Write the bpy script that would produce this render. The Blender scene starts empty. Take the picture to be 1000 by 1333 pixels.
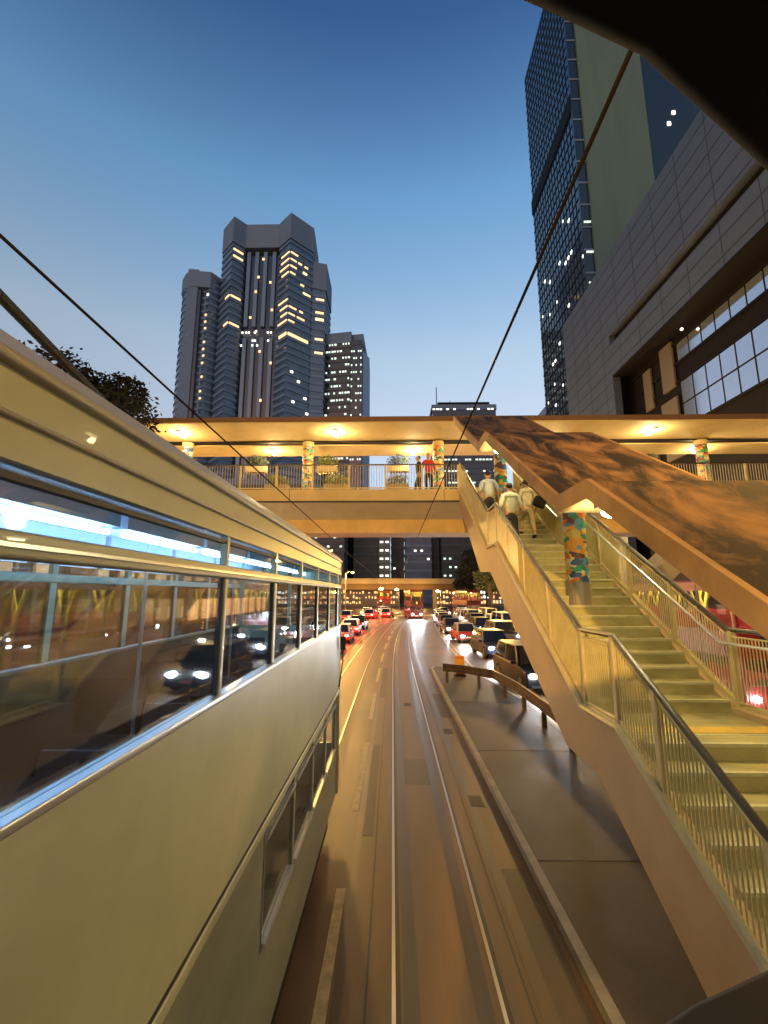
import bpy, bmesh, math, random
from mathutils import Vector, Matrix
R = math.radians
random.seed(7)
S = bpy.context.scene
C = S.collection

# ---------------------------------------------------------------- camera
cd = bpy.data.cameras.new('camera'); cam = bpy.data.objects.new('camera', cd); C.objects.link(cam)
cd.sensor_fit = 'VERTICAL'; cd.sensor_height = 24; cd.lens = 24 * 597 / 1333
cd.clip_start = 0.02; cd.clip_end = 6000
cam.location = (0, 0, 4.0); cam.rotation_euler = (R(90 + 10.05), 0, R(1.04))
S.camera = cam
# ---------------------------------------------------------------- world
W = bpy.data.worlds.new('World'); S.world = W; W.use_nodes = True
nt = W.node_tree; bgn = nt.nodes['Background']
sky = nt.nodes.new('ShaderNodeTexSky'); sky.sky_type = 'NISHITA'; sky.sun_disc = False
sky.sun_elevation = R(3.0); sky.sun_rotation = R(198); sky.altitude = 0
sky.air_density = 1.0; sky.dust_density = 0.6; sky.ozone_density = 3.0
tcw = nt.nodes.new('ShaderNodeTexCoord'); sx = nt.nodes.new('ShaderNodeSeparateXYZ'); nt.links.new(tcw.outputs['Generated'], sx.inputs[0])
rw = nt.nodes.new('ShaderNodeValToRGB'); re_ = rw.color_ramp.elements; nt.links.new(sx.outputs['Z'], rw.inputs[0])
for i_, (p_, c_) in enumerate([(0, (.9, 1.15, 2.0)), (.16, (1.7, 1.6, 1.7)), (.30, (4.4, 2.1, 1.5)), (.474, (4.95, 2.65, 1.8)), (.58, (3.9, 2.55, 1.95)), (.70, (2.7, 2.4, 2.1)), (.84, (1.03, 1.07, 1.31)), (1, (.6, .7, 1))]):   # dusk air: paler towards the horizon
    k_ = re_[0] if i_ == 0 else re_[len(re_) - 1] if i_ == 7 else re_.new(p_); k_.color = tuple(v / 5 for v in c_) + (1,)
mw = nt.nodes.new('ShaderNodeVectorMath'); mw.operation = 'MULTIPLY'; nt.links.new(sky.outputs['Color'], mw.inputs[0]); nt.links.new(rw.outputs['Color'], mw.inputs[1])
ms = nt.nodes.new('ShaderNodeVectorMath'); ms.operation = 'SCALE'; ms.inputs['Scale'].default_value = 5; nt.links.new(mw.outputs[0], ms.inputs[0])
nt.links.new(ms.outputs[0], bgn.inputs['Color'])
bgn.inputs['Strength'].default_value = 0.15
# ---------------------------------------------------------------- sun (last afterglow, very weak)
sl = bpy.data.lights.new('sun', 'SUN'); sun = bpy.data.objects.new('sun', sl); C.objects.link(sun)
sl.energy = 0.02; sl.angle = R(12); sl.color = (1, .85, .7)
sun.rotation_euler = (R(84), 0, R(180 - 198))
S.view_settings.view_transform = 'Standard'; S.view_settings.look = 'None'
S.view_settings.exposure = 1.0; S.view_settings.gamma = 1

# ---------------------------------------------------------------- materials
MATS = {}
def mat(name, col, rough=.6, metal=0, var=.0, scale=4, stretch=(1, 1, 1), bump=0, col2=None, coat=0, spec=.5):
    m = bpy.data.materials.new(name); m.use_nodes = True; MATS[name] = m
    n = m.node_tree.nodes; l = m.node_tree.links; b = n['Principled BSDF']
    b.inputs['Base Color'].default_value = (*col, 1); b.inputs['Roughness'].default_value = rough
    b.inputs['Metallic'].default_value = metal; b.inputs['Coat Weight'].default_value = coat
    b.inputs['Specular IOR Level'].default_value = spec
    if var or bump or col2:
        tc = n.new('ShaderNodeTexCoord'); mp = n.new('ShaderNodeMapping'); l.new(tc.outputs['Object'], mp.inputs[0])
        mp.inputs['Scale'].default_value = stretch
        nz = n.new('ShaderNodeTexNoise'); nz.inputs['Scale'].default_value = scale; nz.inputs['Detail'].default_value = 8
        nz.inputs['Roughness'].default_value = .65
        l.new(mp.outputs[0], nz.inputs['Vector'])
        mx = n.new('ShaderNodeMix'); mx.data_type = 'RGBA'
        rp = n.new('ShaderNodeMapRange'); rp.inputs[1].default_value = .32; rp.inputs[2].default_value = .68
        l.new(nz.outputs['Fac'], rp.inputs[0]); l.new(rp.outputs[0], mx.inputs[0])
        a = tuple(c * (1 - var) for c in col); c2 = col2 or tuple(min(1, c * (1 + var)) for c in col)
        mx.inputs[6].default_value = (*a, 1); mx.inputs[7].default_value = (*c2, 1)
        l.new(mx.outputs[2], b.inputs['Base Color'])
        if bump:
            bp = n.new('ShaderNodeBump'); bp.inputs['Strength'].default_value = bump; bp.inputs['Distance'].default_value = .006
            nz2 = n.new('ShaderNodeTexNoise'); nz2.inputs['Scale'].default_value = 110; l.new(tc.outputs['Object'], nz2.inputs['Vector'])
            l.new(nz2.outputs['Fac'], bp.inputs['Height']); l.new(bp.outputs[0], b.inputs['Normal'])
            r2 = n.new('ShaderNodeMapRange'); r2.inputs[3].default_value = max(.05, rough - .15); r2.inputs[4].default_value = min(1, rough + .15)
            l.new(nz.outputs['Fac'], r2.inputs[0]); l.new(r2.outputs[0], b.inputs['Roughness'])
    return m
def emis(name, col, strength, base=(.8, .8, .8)):
    m = bpy.data.materials.new(name); m.use_nodes = True; MATS[name] = m
    b = m.node_tree.nodes['Principled BSDF']; b.inputs['Base Color'].default_value = (*base, 1)
    b.inputs['Emission Color'].default_value = (*col, 1); b.inputs['Emission Strength'].default_value = strength
    return m
def glass(name, tint=(.9, .95, 1), refl=.12, rough=.02):
    m = bpy.data.materials.new(name); m.use_nodes = True; MATS[name] = m
    n = m.node_tree.nodes; l = m.node_tree.links; n.remove(n['Principled BSDF'])
    t = n.new('ShaderNodeBsdfTransparent'); t.inputs[0].default_value = (*tint, 1)
    g = n.new('ShaderNodeBsdfGlossy'); g.inputs['Roughness'].default_value = rough
    fr = n.new('ShaderNodeLayerWeight'); fr.inputs[0].default_value = .35
    mr = n.new('ShaderNodeMapRange'); mr.inputs[3].default_value = refl * .4; mr.inputs[4].default_value = min(1, refl * 4)
    l.new(fr.outputs['Fresnel'], mr.inputs[0])
    x = n.new('ShaderNodeMixShader'); l.new(mr.outputs[0], x.inputs[0]); l.new(t.outputs[0], x.inputs[1]); l.new(g.outputs[0], x.inputs[2])
    l.new(x.outputs[0], n['Material Output'].inputs['Surface']); return m

def asphalt():
    m = mat('asphalt', (.075, .037, .009), .5, var=.45, scale=1.3, stretch=(1.2, .12, 1), bump=.35)
    n = m.node_tree.nodes; l = m.node_tree.links; b = n['Principled BSDF']
    src = b.inputs['Base Color'].links[0].from_socket
    tc = n.new('ShaderNodeTexCoord')
    nz = n.new('ShaderNodeTexNoise'); nz.inputs['Scale'].default_value = .35; nz.inputs['Detail'].default_value = 6
    l.new(tc.outputs['Object'], nz.inputs['Vector'])
    cr = n.new('ShaderNodeMapRange'); cr.inputs[1].default_value = .35; cr.inputs[2].default_value = .7; cr.inputs[3].default_value = .6; cr.inputs[4].default_value = 1.5
    l.new(nz.outputs['Fac'], cr.inputs[0])
    mm = n.new('ShaderNodeVectorMath'); mm.operation = 'SCALE'; l.new(src, mm.inputs[0]); l.new(cr.outputs[0], mm.inputs['Scale'])
    # fine aggregate speckle
    n3 = n.new('ShaderNodeTexNoise'); n3.inputs['Scale'].default_value = 60; l.new(tc.outputs['Object'], n3.inputs['Vector'])
    c3 = n.new('ShaderNodeMapRange'); c3.inputs[1].default_value = .3; c3.inputs[2].default_value = .7; c3.inputs[3].default_value = .7; c3.inputs[4].default_value = 1.3
    l.new(n3.outputs['Fac'], c3.inputs[0])
    m2 = n.new('ShaderNodeVectorMath'); m2.operation = 'SCALE'; l.new(mm.outputs[0], m2.inputs[0]); l.new(c3.outputs[0], m2.inputs['Scale'])
    l.new(m2.outputs[0], b.inputs['Base Color'])
    return m
ASPH = asphalt()
GROUND = mat('paved_ground', (.09, .085, .08), .8, var=.3, scale=.4)
PAVE = mat('concrete_paving', (.042, .032, .02), .65, var=.55, scale=1.1, bump=.4, spec=.35)
KERB = mat('kerb_stone', (.2, .18, .15), .7, var=.3, scale=3, bump=.3)
PAINT = mat('road_paint', (.36, .28, .15), .6, var=.35, scale=6)
STEEL = mat('polished_rail_steel', (.5, .47, .42), .3, 1)
GROOVE = mat('rail_groove', (.02, .018, .015), .6)
CREAM = mat('cream_tram_paint', (.44, .46, .33), .38, var=.16, scale=.9, stretch=(1, .7, 1), coat=.1)
CREAMD = mat('tram_roof_paint', (.36, .34, .27), .4, var=.12, scale=2, stretch=(1, .3, 1))
LOWG = mat('tram_lower_paint', (.20, .24, .20), .3, var=.35, scale=1.2, stretch=(1, .25, 1), coat=.3)
TRIM = mat('aluminium_trim', (.6, .62, .65), .3, .8)
DARK = mat('dark_rubber', (.02, .02, .022), .6)
INDARK = mat('tram_interior_panel', (.045, .038, .032), .6, var=.2, scale=3)
CEIL = mat('tram_ceiling', (.62, .72, .85), .5)
SEAT = mat('tram_seat_wood', (.03, .014, .012), .5, var=.3, scale=3)
TUBE = emis('cool_tube', (.45, .75, 1), 9)
GL = glass('window_glass', refl=.07); GLD = glass('dark_window_glass', (.8, .84, .88), .10, .03)
CONC = mat('bridge_concrete', (.52, .40, .19), .75, var=.14, scale=.9, bump=.25)
CONCD = mat('bridge_girder_concrete', (.56, .38, .15), .75, var=.2, scale=.8, bump=.25)
ROOFD = mat('canopy_top_concrete', (.018, .010, .007), .9, var=.3, scale=1.1, stretch=(1.5, .5, .5), bump=.35, col2=(.30, .16, .055))  # gold and dark mottle: stains plus painted lamp light and leaf shade
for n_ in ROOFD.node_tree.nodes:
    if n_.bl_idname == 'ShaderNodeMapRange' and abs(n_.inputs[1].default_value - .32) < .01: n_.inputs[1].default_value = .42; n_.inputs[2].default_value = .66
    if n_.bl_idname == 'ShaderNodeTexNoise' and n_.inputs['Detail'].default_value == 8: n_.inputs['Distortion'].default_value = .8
RAILP = mat('railing_paint', (.55, .46, .22), .5, var=.12, scale=3)
BAR = mat('railing_bar', (.45, .42, .36), .45)
HAND = mat('dark_handrail', (.05, .04, .03), .35)
TREAD = mat('stair_tread', (.30, .27, .12), .7, var=.35, scale=2.2, stretch=(.5, 1.6, 1), bump=.4)
NOSE = mat('stair_nosing', (.42, .40, .25), .6, var=.2, scale=5)
YEL = mat('tactile_yellow', (.55, .36, .05), .6, var=.2, scale=6)
FAC = mat('tower_spandrel', (.10, .15, .23), .5, var=.12, scale=.06)
TGLASS = mat('tower_glass', (.05, .085, .14), .12, 0, var=.35, scale=.15, spec=.9)
DGLASS = mat('dark_tower_glass', (.012, .016, .022), .15, spec=.6)
PARA = mat('tower_parapet', (.115, .16, .23), .8, var=.06, scale=.1)
FIN = mat('tower_fin', (.10, .16, .25), .3)
STONE = mat('podium_cladding', (.065, .085, .135), .5, var=.12, scale=.5, stretch=(1, .5, 3))
OLIVE = mat('olive_wall', (.085, .135, .105), .8, var=.1, scale=.15, stretch=(3, 1, .3))
BLK = mat('blackened_metal', (.006, .004, .005), .7, spec=.2)
WARMW = emis('warm_window', (1, .55, .2), .75)
COOLW = emis('cool_window', (.75, 1, .8), .6)
WHITEW = emis('white_window', (1, .95, .8), 1.2)
SODIUM = emis('sodium_lamp', (1, .5, .12), 70)
LAMPW = emis('soffit_lamp', (1, .80, .42), 26)
HEAD = emis('headlight_lens', (.85, .93, 1), 120)
HEADY = emis('warm_headlight_lens', (1, .88, .65), 90)
TAIL = emis('tail_lens', (1, .03, .02), 90)
REDL = mat('red_plastic', (.4, .01, .01), .3)
TYRE = mat('tyre', (.015, .015, .015), .8)
RIM = mat('wheel_rim', (.10, .10, .11), .4, .6)
CGL = mat('car_glass', (.01, .012, .015), .05, spec=.8)
CHROME = mat('chrome', (.6, .6, .6), .15, 1)
PLATE = mat('number_plate', (.7, .7, .66), .5)
PLATER = mat('reddish_number_plate', (.5, .16, .1), .5)  # plate with a reddish base colour
LEAF = mat('leaf', (.035, .05, .02), .7, var=.4, scale=3)
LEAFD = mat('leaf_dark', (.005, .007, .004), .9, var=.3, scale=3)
LEAFY = mat('leaf_yellow_green', (.22, .24, .05), .6, var=.35, scale=8)
BARK = mat('bark', (.07, .05, .035), .9, var=.3, scale=5)
GUARD = mat('rusty_guard_rail', (.07, .05, .035), .5, .3, var=.4, scale=4)
ORANGE = mat('orange_plastic', (.75, .25, .03), .45)
SKIN = mat('skin', (.42, .26, .17), .6)
HAIR = mat('black_hair', (.015, .012, .01), .6)
def cloth(n, c): return mat(n, c, .85, var=.1, scale=12)
POLE = mat('lamp_pole', (.25, .22, .18), .5, .3)
YPOLE = mat('yellow_grab_pole', (.8, .55, .03), .35)
RSEAT = mat('red_moquette', (.35, .03, .035), .8, var=.3, scale=9)
REDP = mat('red_bus_paint', (.16, .01, .015), .4)
MAROON = mat('maroon_paint', (.12, .02, .025), .3, coat=.5)
TAN = mat('tan_panel', (.13, .11, .085), .7)
POT = mat('planter_box', (.38, .3, .18), .7, var=.15, scale=4)
def mural():
    m = mat('painted_mural', (.5, .3, .1), .5); n = m.node_tree.nodes; l = m.node_tree.links; b = n['Principled BSDF']
    tc = n.new('ShaderNodeTexCoord'); mp = n.new('ShaderNodeMapping'); mp.inputs['Scale'].default_value = (3.6, 3.6, 6.5)
    nz = n.new('ShaderNodeTexNoise'); nz.inputs['Scale'].default_value = 1.7
    l.new(tc.outputs['Object'], mp.inputs[0]); l.new(mp.outputs[0], nz.inputs['Vector'])
    ad = n.new('ShaderNodeVectorMath'); l.new(mp.outputs[0], ad.inputs[0]); l.new(nz.outputs['Color'], ad.inputs[1])
    v = n.new('ShaderNodeTexVoronoi'); v.inputs['Scale'].default_value = 1.5; l.new(ad.outputs[0], v.inputs['Vector'])
    r = n.new('ShaderNodeValToRGB'); r.color_ramp.interpolation = 'CONSTANT'
    cols = [(.03, .08, .22), (.6, .15, .03), (.6, .5, .12), (.02, .3, .16), (.65, .6, .45), (.15, .05, .04), (.7, .32, .05), (.12, .3, .5)]
    e = r.color_ramp.elements; e[0].color = (*cols[0], 1); e[1].position = .125; e[1].color = (*cols[1], 1)
    for i in range(2, 8): k = e.new(i * .125); k.color = (*cols[i], 1)
    sp = n.new('ShaderNodeSeparateColor'); l.new(v.outputs['Color'], sp.inputs[0]); l.new(sp.outputs[0], r.inputs[0])
    l.new(r.outputs[0], b.inputs['Base Color']); return m
MURAL = mural()

# ---------------------------------------------------------------- mesh helpers
class MB:
    def __init__(s): s.v = []; s.f = []
    def add(s, vs, fs):
        o = len(s.v); s.v += [tuple(v) for v in vs]; s.f += [tuple(i + o for i in f) for f in fs]; return s
    def box(s, x0, x1, y0, y1, z0, z1):
        return s.add([(x0, y0, z0), (x1, y0, z0), (x1, y1, z0), (x0, y1, z0), (x0, y0, z1), (x1, y0, z1), (x1, y1, z1), (x0, y1, z1)],
                     [(0, 3, 2, 1), (4, 5, 6, 7), (0, 1, 5, 4), (1, 2, 6, 5), (2, 3, 7, 6), (3, 0, 4, 7)])
    def quad(s, a, b, c, d): return s.add([a, b, c, d], [(0, 1, 2, 3)])
    def prism(s, pts, axis, a, b):
        n = len(pts)
        def P(p, t):
            if axis == 'x': return (t, p[0], p[1])
            if axis == 'y': return (p[0], t, p[1])
            return (p[0], p[1], t)
        vs = [P(p, a) for p in pts] + [P(p, b) for p in pts]
        fs = [tuple(range(n))[::-1], tuple(range(n, 2 * n))] + [(i, (i + 1) % n, n + (i + 1) % n, n + i) for i in range(n)]
        return s.add(vs, fs)
    def tube(s, pts, r, n=8, r1=None):
        pts = [Vector(p) for p in pts]; m = len(pts); r1 = r if r1 is None else r1
        vs = []
        for i, p in enumerate(pts):
            d = (pts[min(i + 1, m - 1)] - pts[max(i - 1, 0)]).normalized()
            u = d.cross(Vector((0, 0, 1)));
            if u.length < .01: u = Vector((1, 0, 0))
            u.normalize(); w = u.cross(d); rr = r + (r1 - r) * i / (m - 1)
            for k in range(n):
                a = 2 * math.pi * k / n; vs.append(p + (u * math.cos(a) + w * math.sin(a)) * rr)
        fs = [(i * n + k, i * n + (k + 1) % n, (i + 1) * n + (k + 1) % n, (i + 1) * n + k) for i in range(m - 1) for k in range(n)]
        fs += [tuple(range(n))[::-1], tuple(range((m - 1) * n, m * n))]
        return s.add(vs, fs)
    def ball(s, c, r, n=8, sz=1):
        vs = [(c[0], c[1], c[2] - r * sz)]; fs = []
        for i in range(1, n):
            t = math.pi * i / n
            for k in range(n): a = 2 * math.pi * k / n; vs.append((c[0] + r * math.sin(t) * math.cos(a), c[1] + r * math.sin(t) * math.sin(a), c[2] - r * sz * math.cos(t)))
        vs.append((c[0], c[1], c[2] + r * sz)); L = len(vs) - 1
        for k in range(n):
            fs.append((0, 1 + (k + 1) % n, 1 + k)); fs.append((L, L - n + k, L - n + (k + 1) % n))
            for i in range(n - 2): fs.append((1 + i * n + k, 1 + i * n + (k + 1) % n, 1 + (i + 1) * n + (k + 1) % n, 1 + (i + 1) * n + k))
        return s.add(vs, fs)
    def build(s, name, m, parent=None, bevel=0, smooth=False, loc=None, seg=2):
        me = bpy.data.meshes.new(name); me.from_pydata(s.v, [], s.f); me.update()
        bm = bmesh.new(); bm.from_mesh(me); bmesh.ops.recalc_face_normals(bm, faces=bm.faces); bm.to_mesh(me); bm.free()
        o = bpy.data.objects.new(name, me); C.objects.link(o); me.materials.append(m)
        if smooth:
            for p in me.polygons: p.use_smooth = True
        if bevel:
            b = o.modifiers.new('bevel', 'BEVEL'); b.width = bevel; b.segments = seg; b.limit_method = 'ANGLE'; b.angle_limit = R(35)
            for p in me.polygons: p.use_smooth = True
            w = o.modifiers.new('wn', 'WEIGHTED_NORMAL')
        if parent: o.parent = parent
        if loc: o.location = loc
        return o
def B(x0, x1, y0, y1, z0, z1): return MB().box(x0, x1, y0, y1, z0, z1)
def tag(o, label=None, cat=None, group=None, kind=None):
    if label: o['label'] = label
    if cat: o['category'] = cat
    if group: o['group'] = group
    if kind: o['kind'] = kind
    return o
def thing(name, loc, label, cat, group=None, rz=0):
    o = bpy.data.objects.new(name, None); o.empty_display_size = .2; C.objects.link(o); o.location = loc; o.rotation_euler = (0, 0, rz)
    return tag(o, label, cat, group)
def kids(o): return [c for c in C.objects if c.parent == o]
def copy_tree(o, parent=None):
    c = o.copy(); C.objects.link(c); c.parent = parent
    for ch in kids(o): copy_tree(ch, c)
    return c
def struct(o): return tag(o, kind='structure')
def light(name, typ, loc, energy, col, parent=None, size=.3, rot=None, sizey=None, spot=None):
    L = bpy.data.lights.new(name, typ); o = bpy.data.objects.new(name, L); C.objects.link(o)
    L.energy = energy; L.color = col; o.location = loc
    if typ == 'AREA':
        L.size = size
        if sizey: L.shape = 'RECTANGLE'; L.size_y = sizey
    else: L.shadow_soft_size = size
    if spot: L.spot_size = spot; L.spot_blend = .6
    if rot: o.rotation_euler = rot
    if parent: o.parent = parent
    return o
LC = (1, .76, .36)     # yellow-white of the bridge lamps
SC = (1, .56, .13)     # sodium

# ================================================================ SETTING
def cv(Y): return .0009 * max(0, Y - 22) ** 2 if Y < 90 else .0009 * 68 ** 2 + (Y - 90) * .12
struct(B(-1500, 1500, -60, 2500, -.5, -.012).build('ground', GROUND))
def strip(name, xa, xb, ys, z, m):
    b = MB()
    for y0, y1 in zip(ys[:-1], ys[1:]): b.quad((xa + cv(y0), y0, z), (xb + cv(y0), y0, z), (xb + cv(y1), y1, z), (xa + cv(y1), y1, z))
    return struct(b.build(name, m))
YS = [-30, 0, 22] + [26 + 4 * i for i in range(34)]
strip('road', -24, 14, YS, 0, ASPH)
TBED = mat('track_slab', (.095, .05, .014), .55, var=.3, scale=2.2, stretch=(1.5, .1, 1), bump=.3)
strip('track_slab', -.28, 1.35, YS, .0025, TBED); strip('track_slab', -2.81, -1.18, YS, .0025, TBED)
for i, x in enumerate((0.0, 1.07, -2.53, -1.46)):
    strip('tram_rail', x - .02, x + .02, YS, .008, STEEL)
    strip('rail_groove', x + .02, x + .07, YS, .006, GROOVE)
for x in (-.28, 1.35): strip('track_joint', x - .012, x + .012, YS, .005, GROOVE)
for k in range(9):
    y = 3.1 + 6.3 * k; strip('lane_dash', -.78, -.65, [y, y + 2, y + 4], .005, PAINT)
strip('lane_line', -3.15, -3.03, [10, 22] + [26 + 4 * i for i in range(11)], .005, PAINT)
strip('lane_line', -3.45, -3.37, [24, 30, 38, 46, 54, 62], .005, PAINT)
strip('lane_line', 4.05, 4.17, [27, 34, 40, 46, 52, 58, 64, 72], .005, PAINT)
strip('lane_line', 4.35, 4.47, [21, 27, 34, 40, 46, 52, 58, 64, 72], .005, PAINT)
strip('lane_line', 4.98, 5.08, [2, 10, 21], .005, PAINT)
for k in range(8): strip('lane_dash', 7.4, 7.5, [16 + 8 * k, 20 + 8 * k], .005, PAINT)
for k in range(8): strip('lane_dash', -9.5, -9.38, [6 + 8 * k, 10 + 8 * k], .005, PAINT)
for k in range(8): strip('lane_dash', -6.3, -6.2, [6 + 8 * k, 10 + 8 * k], .005, PAINT)
struct(B(-5, 9, 84, 88, .004, .006).build('stop_line', PAINT))
isl = [(2.12, -20), (4.75, -20), (4.75, 18), (4.4, 21.2), (3.9, 24.3), (3.0, 25.7), (2.3, 25.9), (2.12, 25.2)]
struct(MB().prism(isl, 'z', -.01, .12).build('traffic_island', PAVE))
kb = MB(); kp = [(2.0, -20), (2.0, 25.4), (2.2, 26.05), (3.05, 25.85), (4.0, 24.4), (4.52, 21.3), (4.87, 18), (4.87, -20)]
ki = [(2.12, -20), (2.12, 25.2), (2.3, 25.9), (3.0, 25.7), (3.9, 24.3), (4.4, 21.2), (4.75, 18), (4.75, -20)]
for i in range(len(kp) - 1): kb.prism([kp[i], kp[i + 1], ki[i + 1], ki[i]], 'z', 0, .125)
struct(kb.build('kerb', KERB))
struct(B(14.0, 40, -20, 160, -.005, .13).build('pavement', PAVE))
struct(B(-60, -24.2, -20, 160, -.005, .13).build('pavement', PAVE))
b = MB()
for x, y, w, h in ((2.12, 17.6, 2.7, .03), (2.12, 12.4, 2.7, .02), (2.12, 7.6, 2.7, .02), (2.12, 22.0, 2.2, .02)): b.box(x, x + w, y, y + h, .121, .124)
struct(b.build('paving_joint', GROOVE))

PATCH = mat('asphalt_patch', (.035, .022, .011), .6, var=.35, scale=5, bump=.5)
for x0, x1, y0, y1 in ((-.62, -.34, 8.5, 13.2), (1.42, 1.92, 4.5, 7.6), (1.4, 1.95, 16, 19.5), (.12, .98, 10.6, 12.1), (5.6, 6.9, 8, 11), (-.6, -.3, 19, 26)):
    struct(B(x0, x1, y0, y1, .001, .0035).build('road_patch', PATCH))
for x, y_, w in ((1.62, 9.6, .28), (1.62, 14.2, .28), (.53, 17.5, .3)):
    b = MB().box(x - w / 2, x + w / 2, y_, y_ + .5, .001, .006)
    for k in range(6): b.box(x - w / 2 + .02, x + w / 2 - .02, y_ + .04 + .075 * k, y_ + .08 + .075 * k, .006, .010)
    struct(b.build('drain_cover', mat('cast_iron', (.05, .04, .03), .5, .6) if 'cast_iron' not in MATS else MATS['cast_iron']))
OIL = mat('tyre_wear', (.040, .024, .010), .38, var=.5, scale=1.2, stretch=(2, .08, 1), bump=.2)
for xa, xb in ((.10, .26), (.80, .97), (1.42, 1.58), (-.62, -.52)): strip('tyre_wear', xa, xb, YS[:14], .004, OIL)
# ================================================================ LEFT TRAM (hero)
T = thing('double_decker_tram', (0, 0, 0), 'long cream double-decker tram alongside on the left with blue-white lit upper windows', 'tram')
TY0, TY1 = -2.6, 9.1
PY = [-2.1, -.95, .2, 1.5, 2.8, 4.0, 5.15, 6.3, 7.45, 8.6]
def side(sgn, X):       # sgn +1 : faces the viewer, X outer plane, wall inward 5cm
    def bx(y0, y1, z0, z1, d0=0.0, d1=.05):
        a, c = X - sgn * d1, X - sgn * d0; return B(min(a, c), max(a, c), y0, y1, z0, z1)
    bx(TY0 + .1, TY1 - .12, 2.28, 3.385).build('side_panel', CREAM, T)
    bx(TY0 + .1, TY1 - .12, .44, 1.3, .03, .08).build('lower_panel', LOWG, T, bevel=.02)
    bx(TY0 + .1, TY1 - .12, 2.245, 2.272, .004, .05).build('waist_groove', DARK, T)
    bx(TY0 + .1, TY1 - .12, 2.17, 2.24, -.004, .05).build('lower_window_header', CREAM, T, bevel=.01)
    bx(TY0 + .1, TY1 - .12, 3.385, 3.42, -.018, .06).build('window_sill', TRIM, T, bevel=.008)
    bx(TY0 + .1, TY1 - .12, 4.09, 4.165, -.01, .06).build('belt_rail', CREAM, T, bevel=.012)
    bx(TY0 + .1, TY1 - .12, 4.118, 4.13, -.022, .0).build('belt_moulding', TRIM, T)
    bx(TY0 + .1, TY1 - .12, 4.345, 4.45, 0, .05).build('cant_panel', CREAM, T)
    bx(TY0 + .1, TY1 - .12, 4.298, 4.316, .012, .045).build('window_header', DARK, T)
    bx(TY0 + .1, TY1 - .12, 4.45, 4.465, -.02, .03).build('rain_moulding', CREAMD, T, bevel=.006)
    bx(TY0 + .1, TY1 - .12, 4.467, 4.59, .0, .05).build('roof_fascia', CREAM, T)
    bx(TY0 + .1, TY1 - .12, 4.585, 4.625, -.03, .03).build('gutter', CREAMD, T, bevel=.012)
    for i, y in enumerate(PY):
        w = (.025 if i == 4 else .04) if i != 9 else .06
        if i in (2, 3): continue
        bx(y - w, y + w, 3.42, 4.09, .006, .05).build('pillar', CREAM, T, bevel=.01)
        bx(y - w - .015, y + w + .015, 3.42, 4.09, .015, .045).build('pillar_rubber', DARK, T)
        bx(y - w * .8, y + w * .8, 4.165, 4.345, .006, .05).build('transom_pillar', CREAM, T)
        if y > 3.9: bx(y - .04, y + .04, 1.3, 2.17, .012, .05).build('lower_pillar', LOWG, T, bevel=.01)
    PQ = [y for i, y in enumerate(PY) if i not in (2, 3)]
    bx(TY0 + .1, 4.0, 1.3, 2.17, .012, .05).build('lower_panel', LOWG, T)
    for y0, y1 in zip(PQ[:-1], PQ[1:]):
        bx(y0 + .06, y1 - .06, 3.42, 4.09, .026, .032).build('upper_window', GLD, T)
        bx(y0 + .05, y1 - .05, 4.165, 4.345, .026, .032).build('transom_window', GL, T)
        if y0 < 3.9: continue
        g = bx(y0 + .05, y1 - .05, 1.34, 2.17, .026, .032).build('lower_window', GL, T)
        if sgn > 0:
            bx(y0 + .05, y1 - .05, 2.06, 2.09, -.006, .03).build('window_frame', TRIM, g)
            bx(y0 + .05, y1 - .05, 1.30, 1.335, -.006, .03).build('window_frame', TRIM, g)
side(1, -1.0); side(-1, -3.0)
prof = [(-3.03, 4.6), (-2.95, 4.70), (-2.6, 4.80), (-2.0, 4.85), (-1.4, 4.80), (-1.05, 4.70), (-.97, 4.6)]
MB().prism(prof, 'y', TY0 + .05, TY1 - .02).build('roof', CREAMD, T)
def endw(y0, y1, s):
    for n_, z0, z1, m_ in (('end_panel', 2.28, 3.4, CREAM), ('end_panel', .44, 1.3, LOWG), ('end_header', 4.2, 4.6, CREAM), ('end_waist', 2.1, 2.28, CREAM)):
        B(-2.88, -1.12, y0, y1, z0, z1).build(n_, m_, T)
    for x in (-2.94, -1.06, -2.0):
        w = .07 if x != -2 else .03
        B(x - w, x + w, y0 - .0, y1 + .002, .44, 4.6).build('corner_post', CREAM, T, bevel=.05 if w > .05 else .005, seg=4)
    B(-2.85, -1.15, (y0 + y1) / 2, (y0 + y1) / 2 + .006, 3.4, 4.2).build('end_window', GL, T)
endw(TY1 - .1, TY1 - .05, 1)
B(-2.94, -1.06, TY0, TY0 + .05, .44, 4.6).build('end_panel', CREAM, T)
B(-2.94, -1.06, TY0 + .1, TY1 - .12, 2.24, 2.34).build('upper_floor', INDARK, T)
B(-2.94, -1.06, TY0 + .1, TY1 - .12, .5, .6).build('lower_floor', INDARK, T)
B(-2.94, -1.06, TY0 + .1, TY1 - .12, 4.5, 4.53).build('ceiling', CEIL, T)
B(-2.94, -1.06, TY0 + .1, TY1 - .12, 2.2, 2.235).build('lower_ceiling', CEIL, T)
for k in range(9):
    y = -2.2 + 1.26 * k
    for x in (-1.72, -2.6):
        f = B(x - .05, x + .05, y, y + 1.18, 4.40, 4.5).build('lamp_fitting', CEIL, T)
        MB().tube([(x, y + .04, 4.365), (x, y + 1.14, 4.365)], .017).build('lamp_tube', TUBE, f)
for k in range(3):
    light('lower_deck_light', 'AREA', (-2, .5 + 3.2 * k, 2.15), .4, (.9, .95, .8), T, 1)
B(-2.945, -2.93, TY0 + .1, TY1 - .12, 2.34, 3.38).build('inner_lining', INDARK, T); B(-1.07, -1.055, TY0 + .1, TY1 - .12, 2.34, 3.38).build('inner_lining', INDARK, T)
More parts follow.
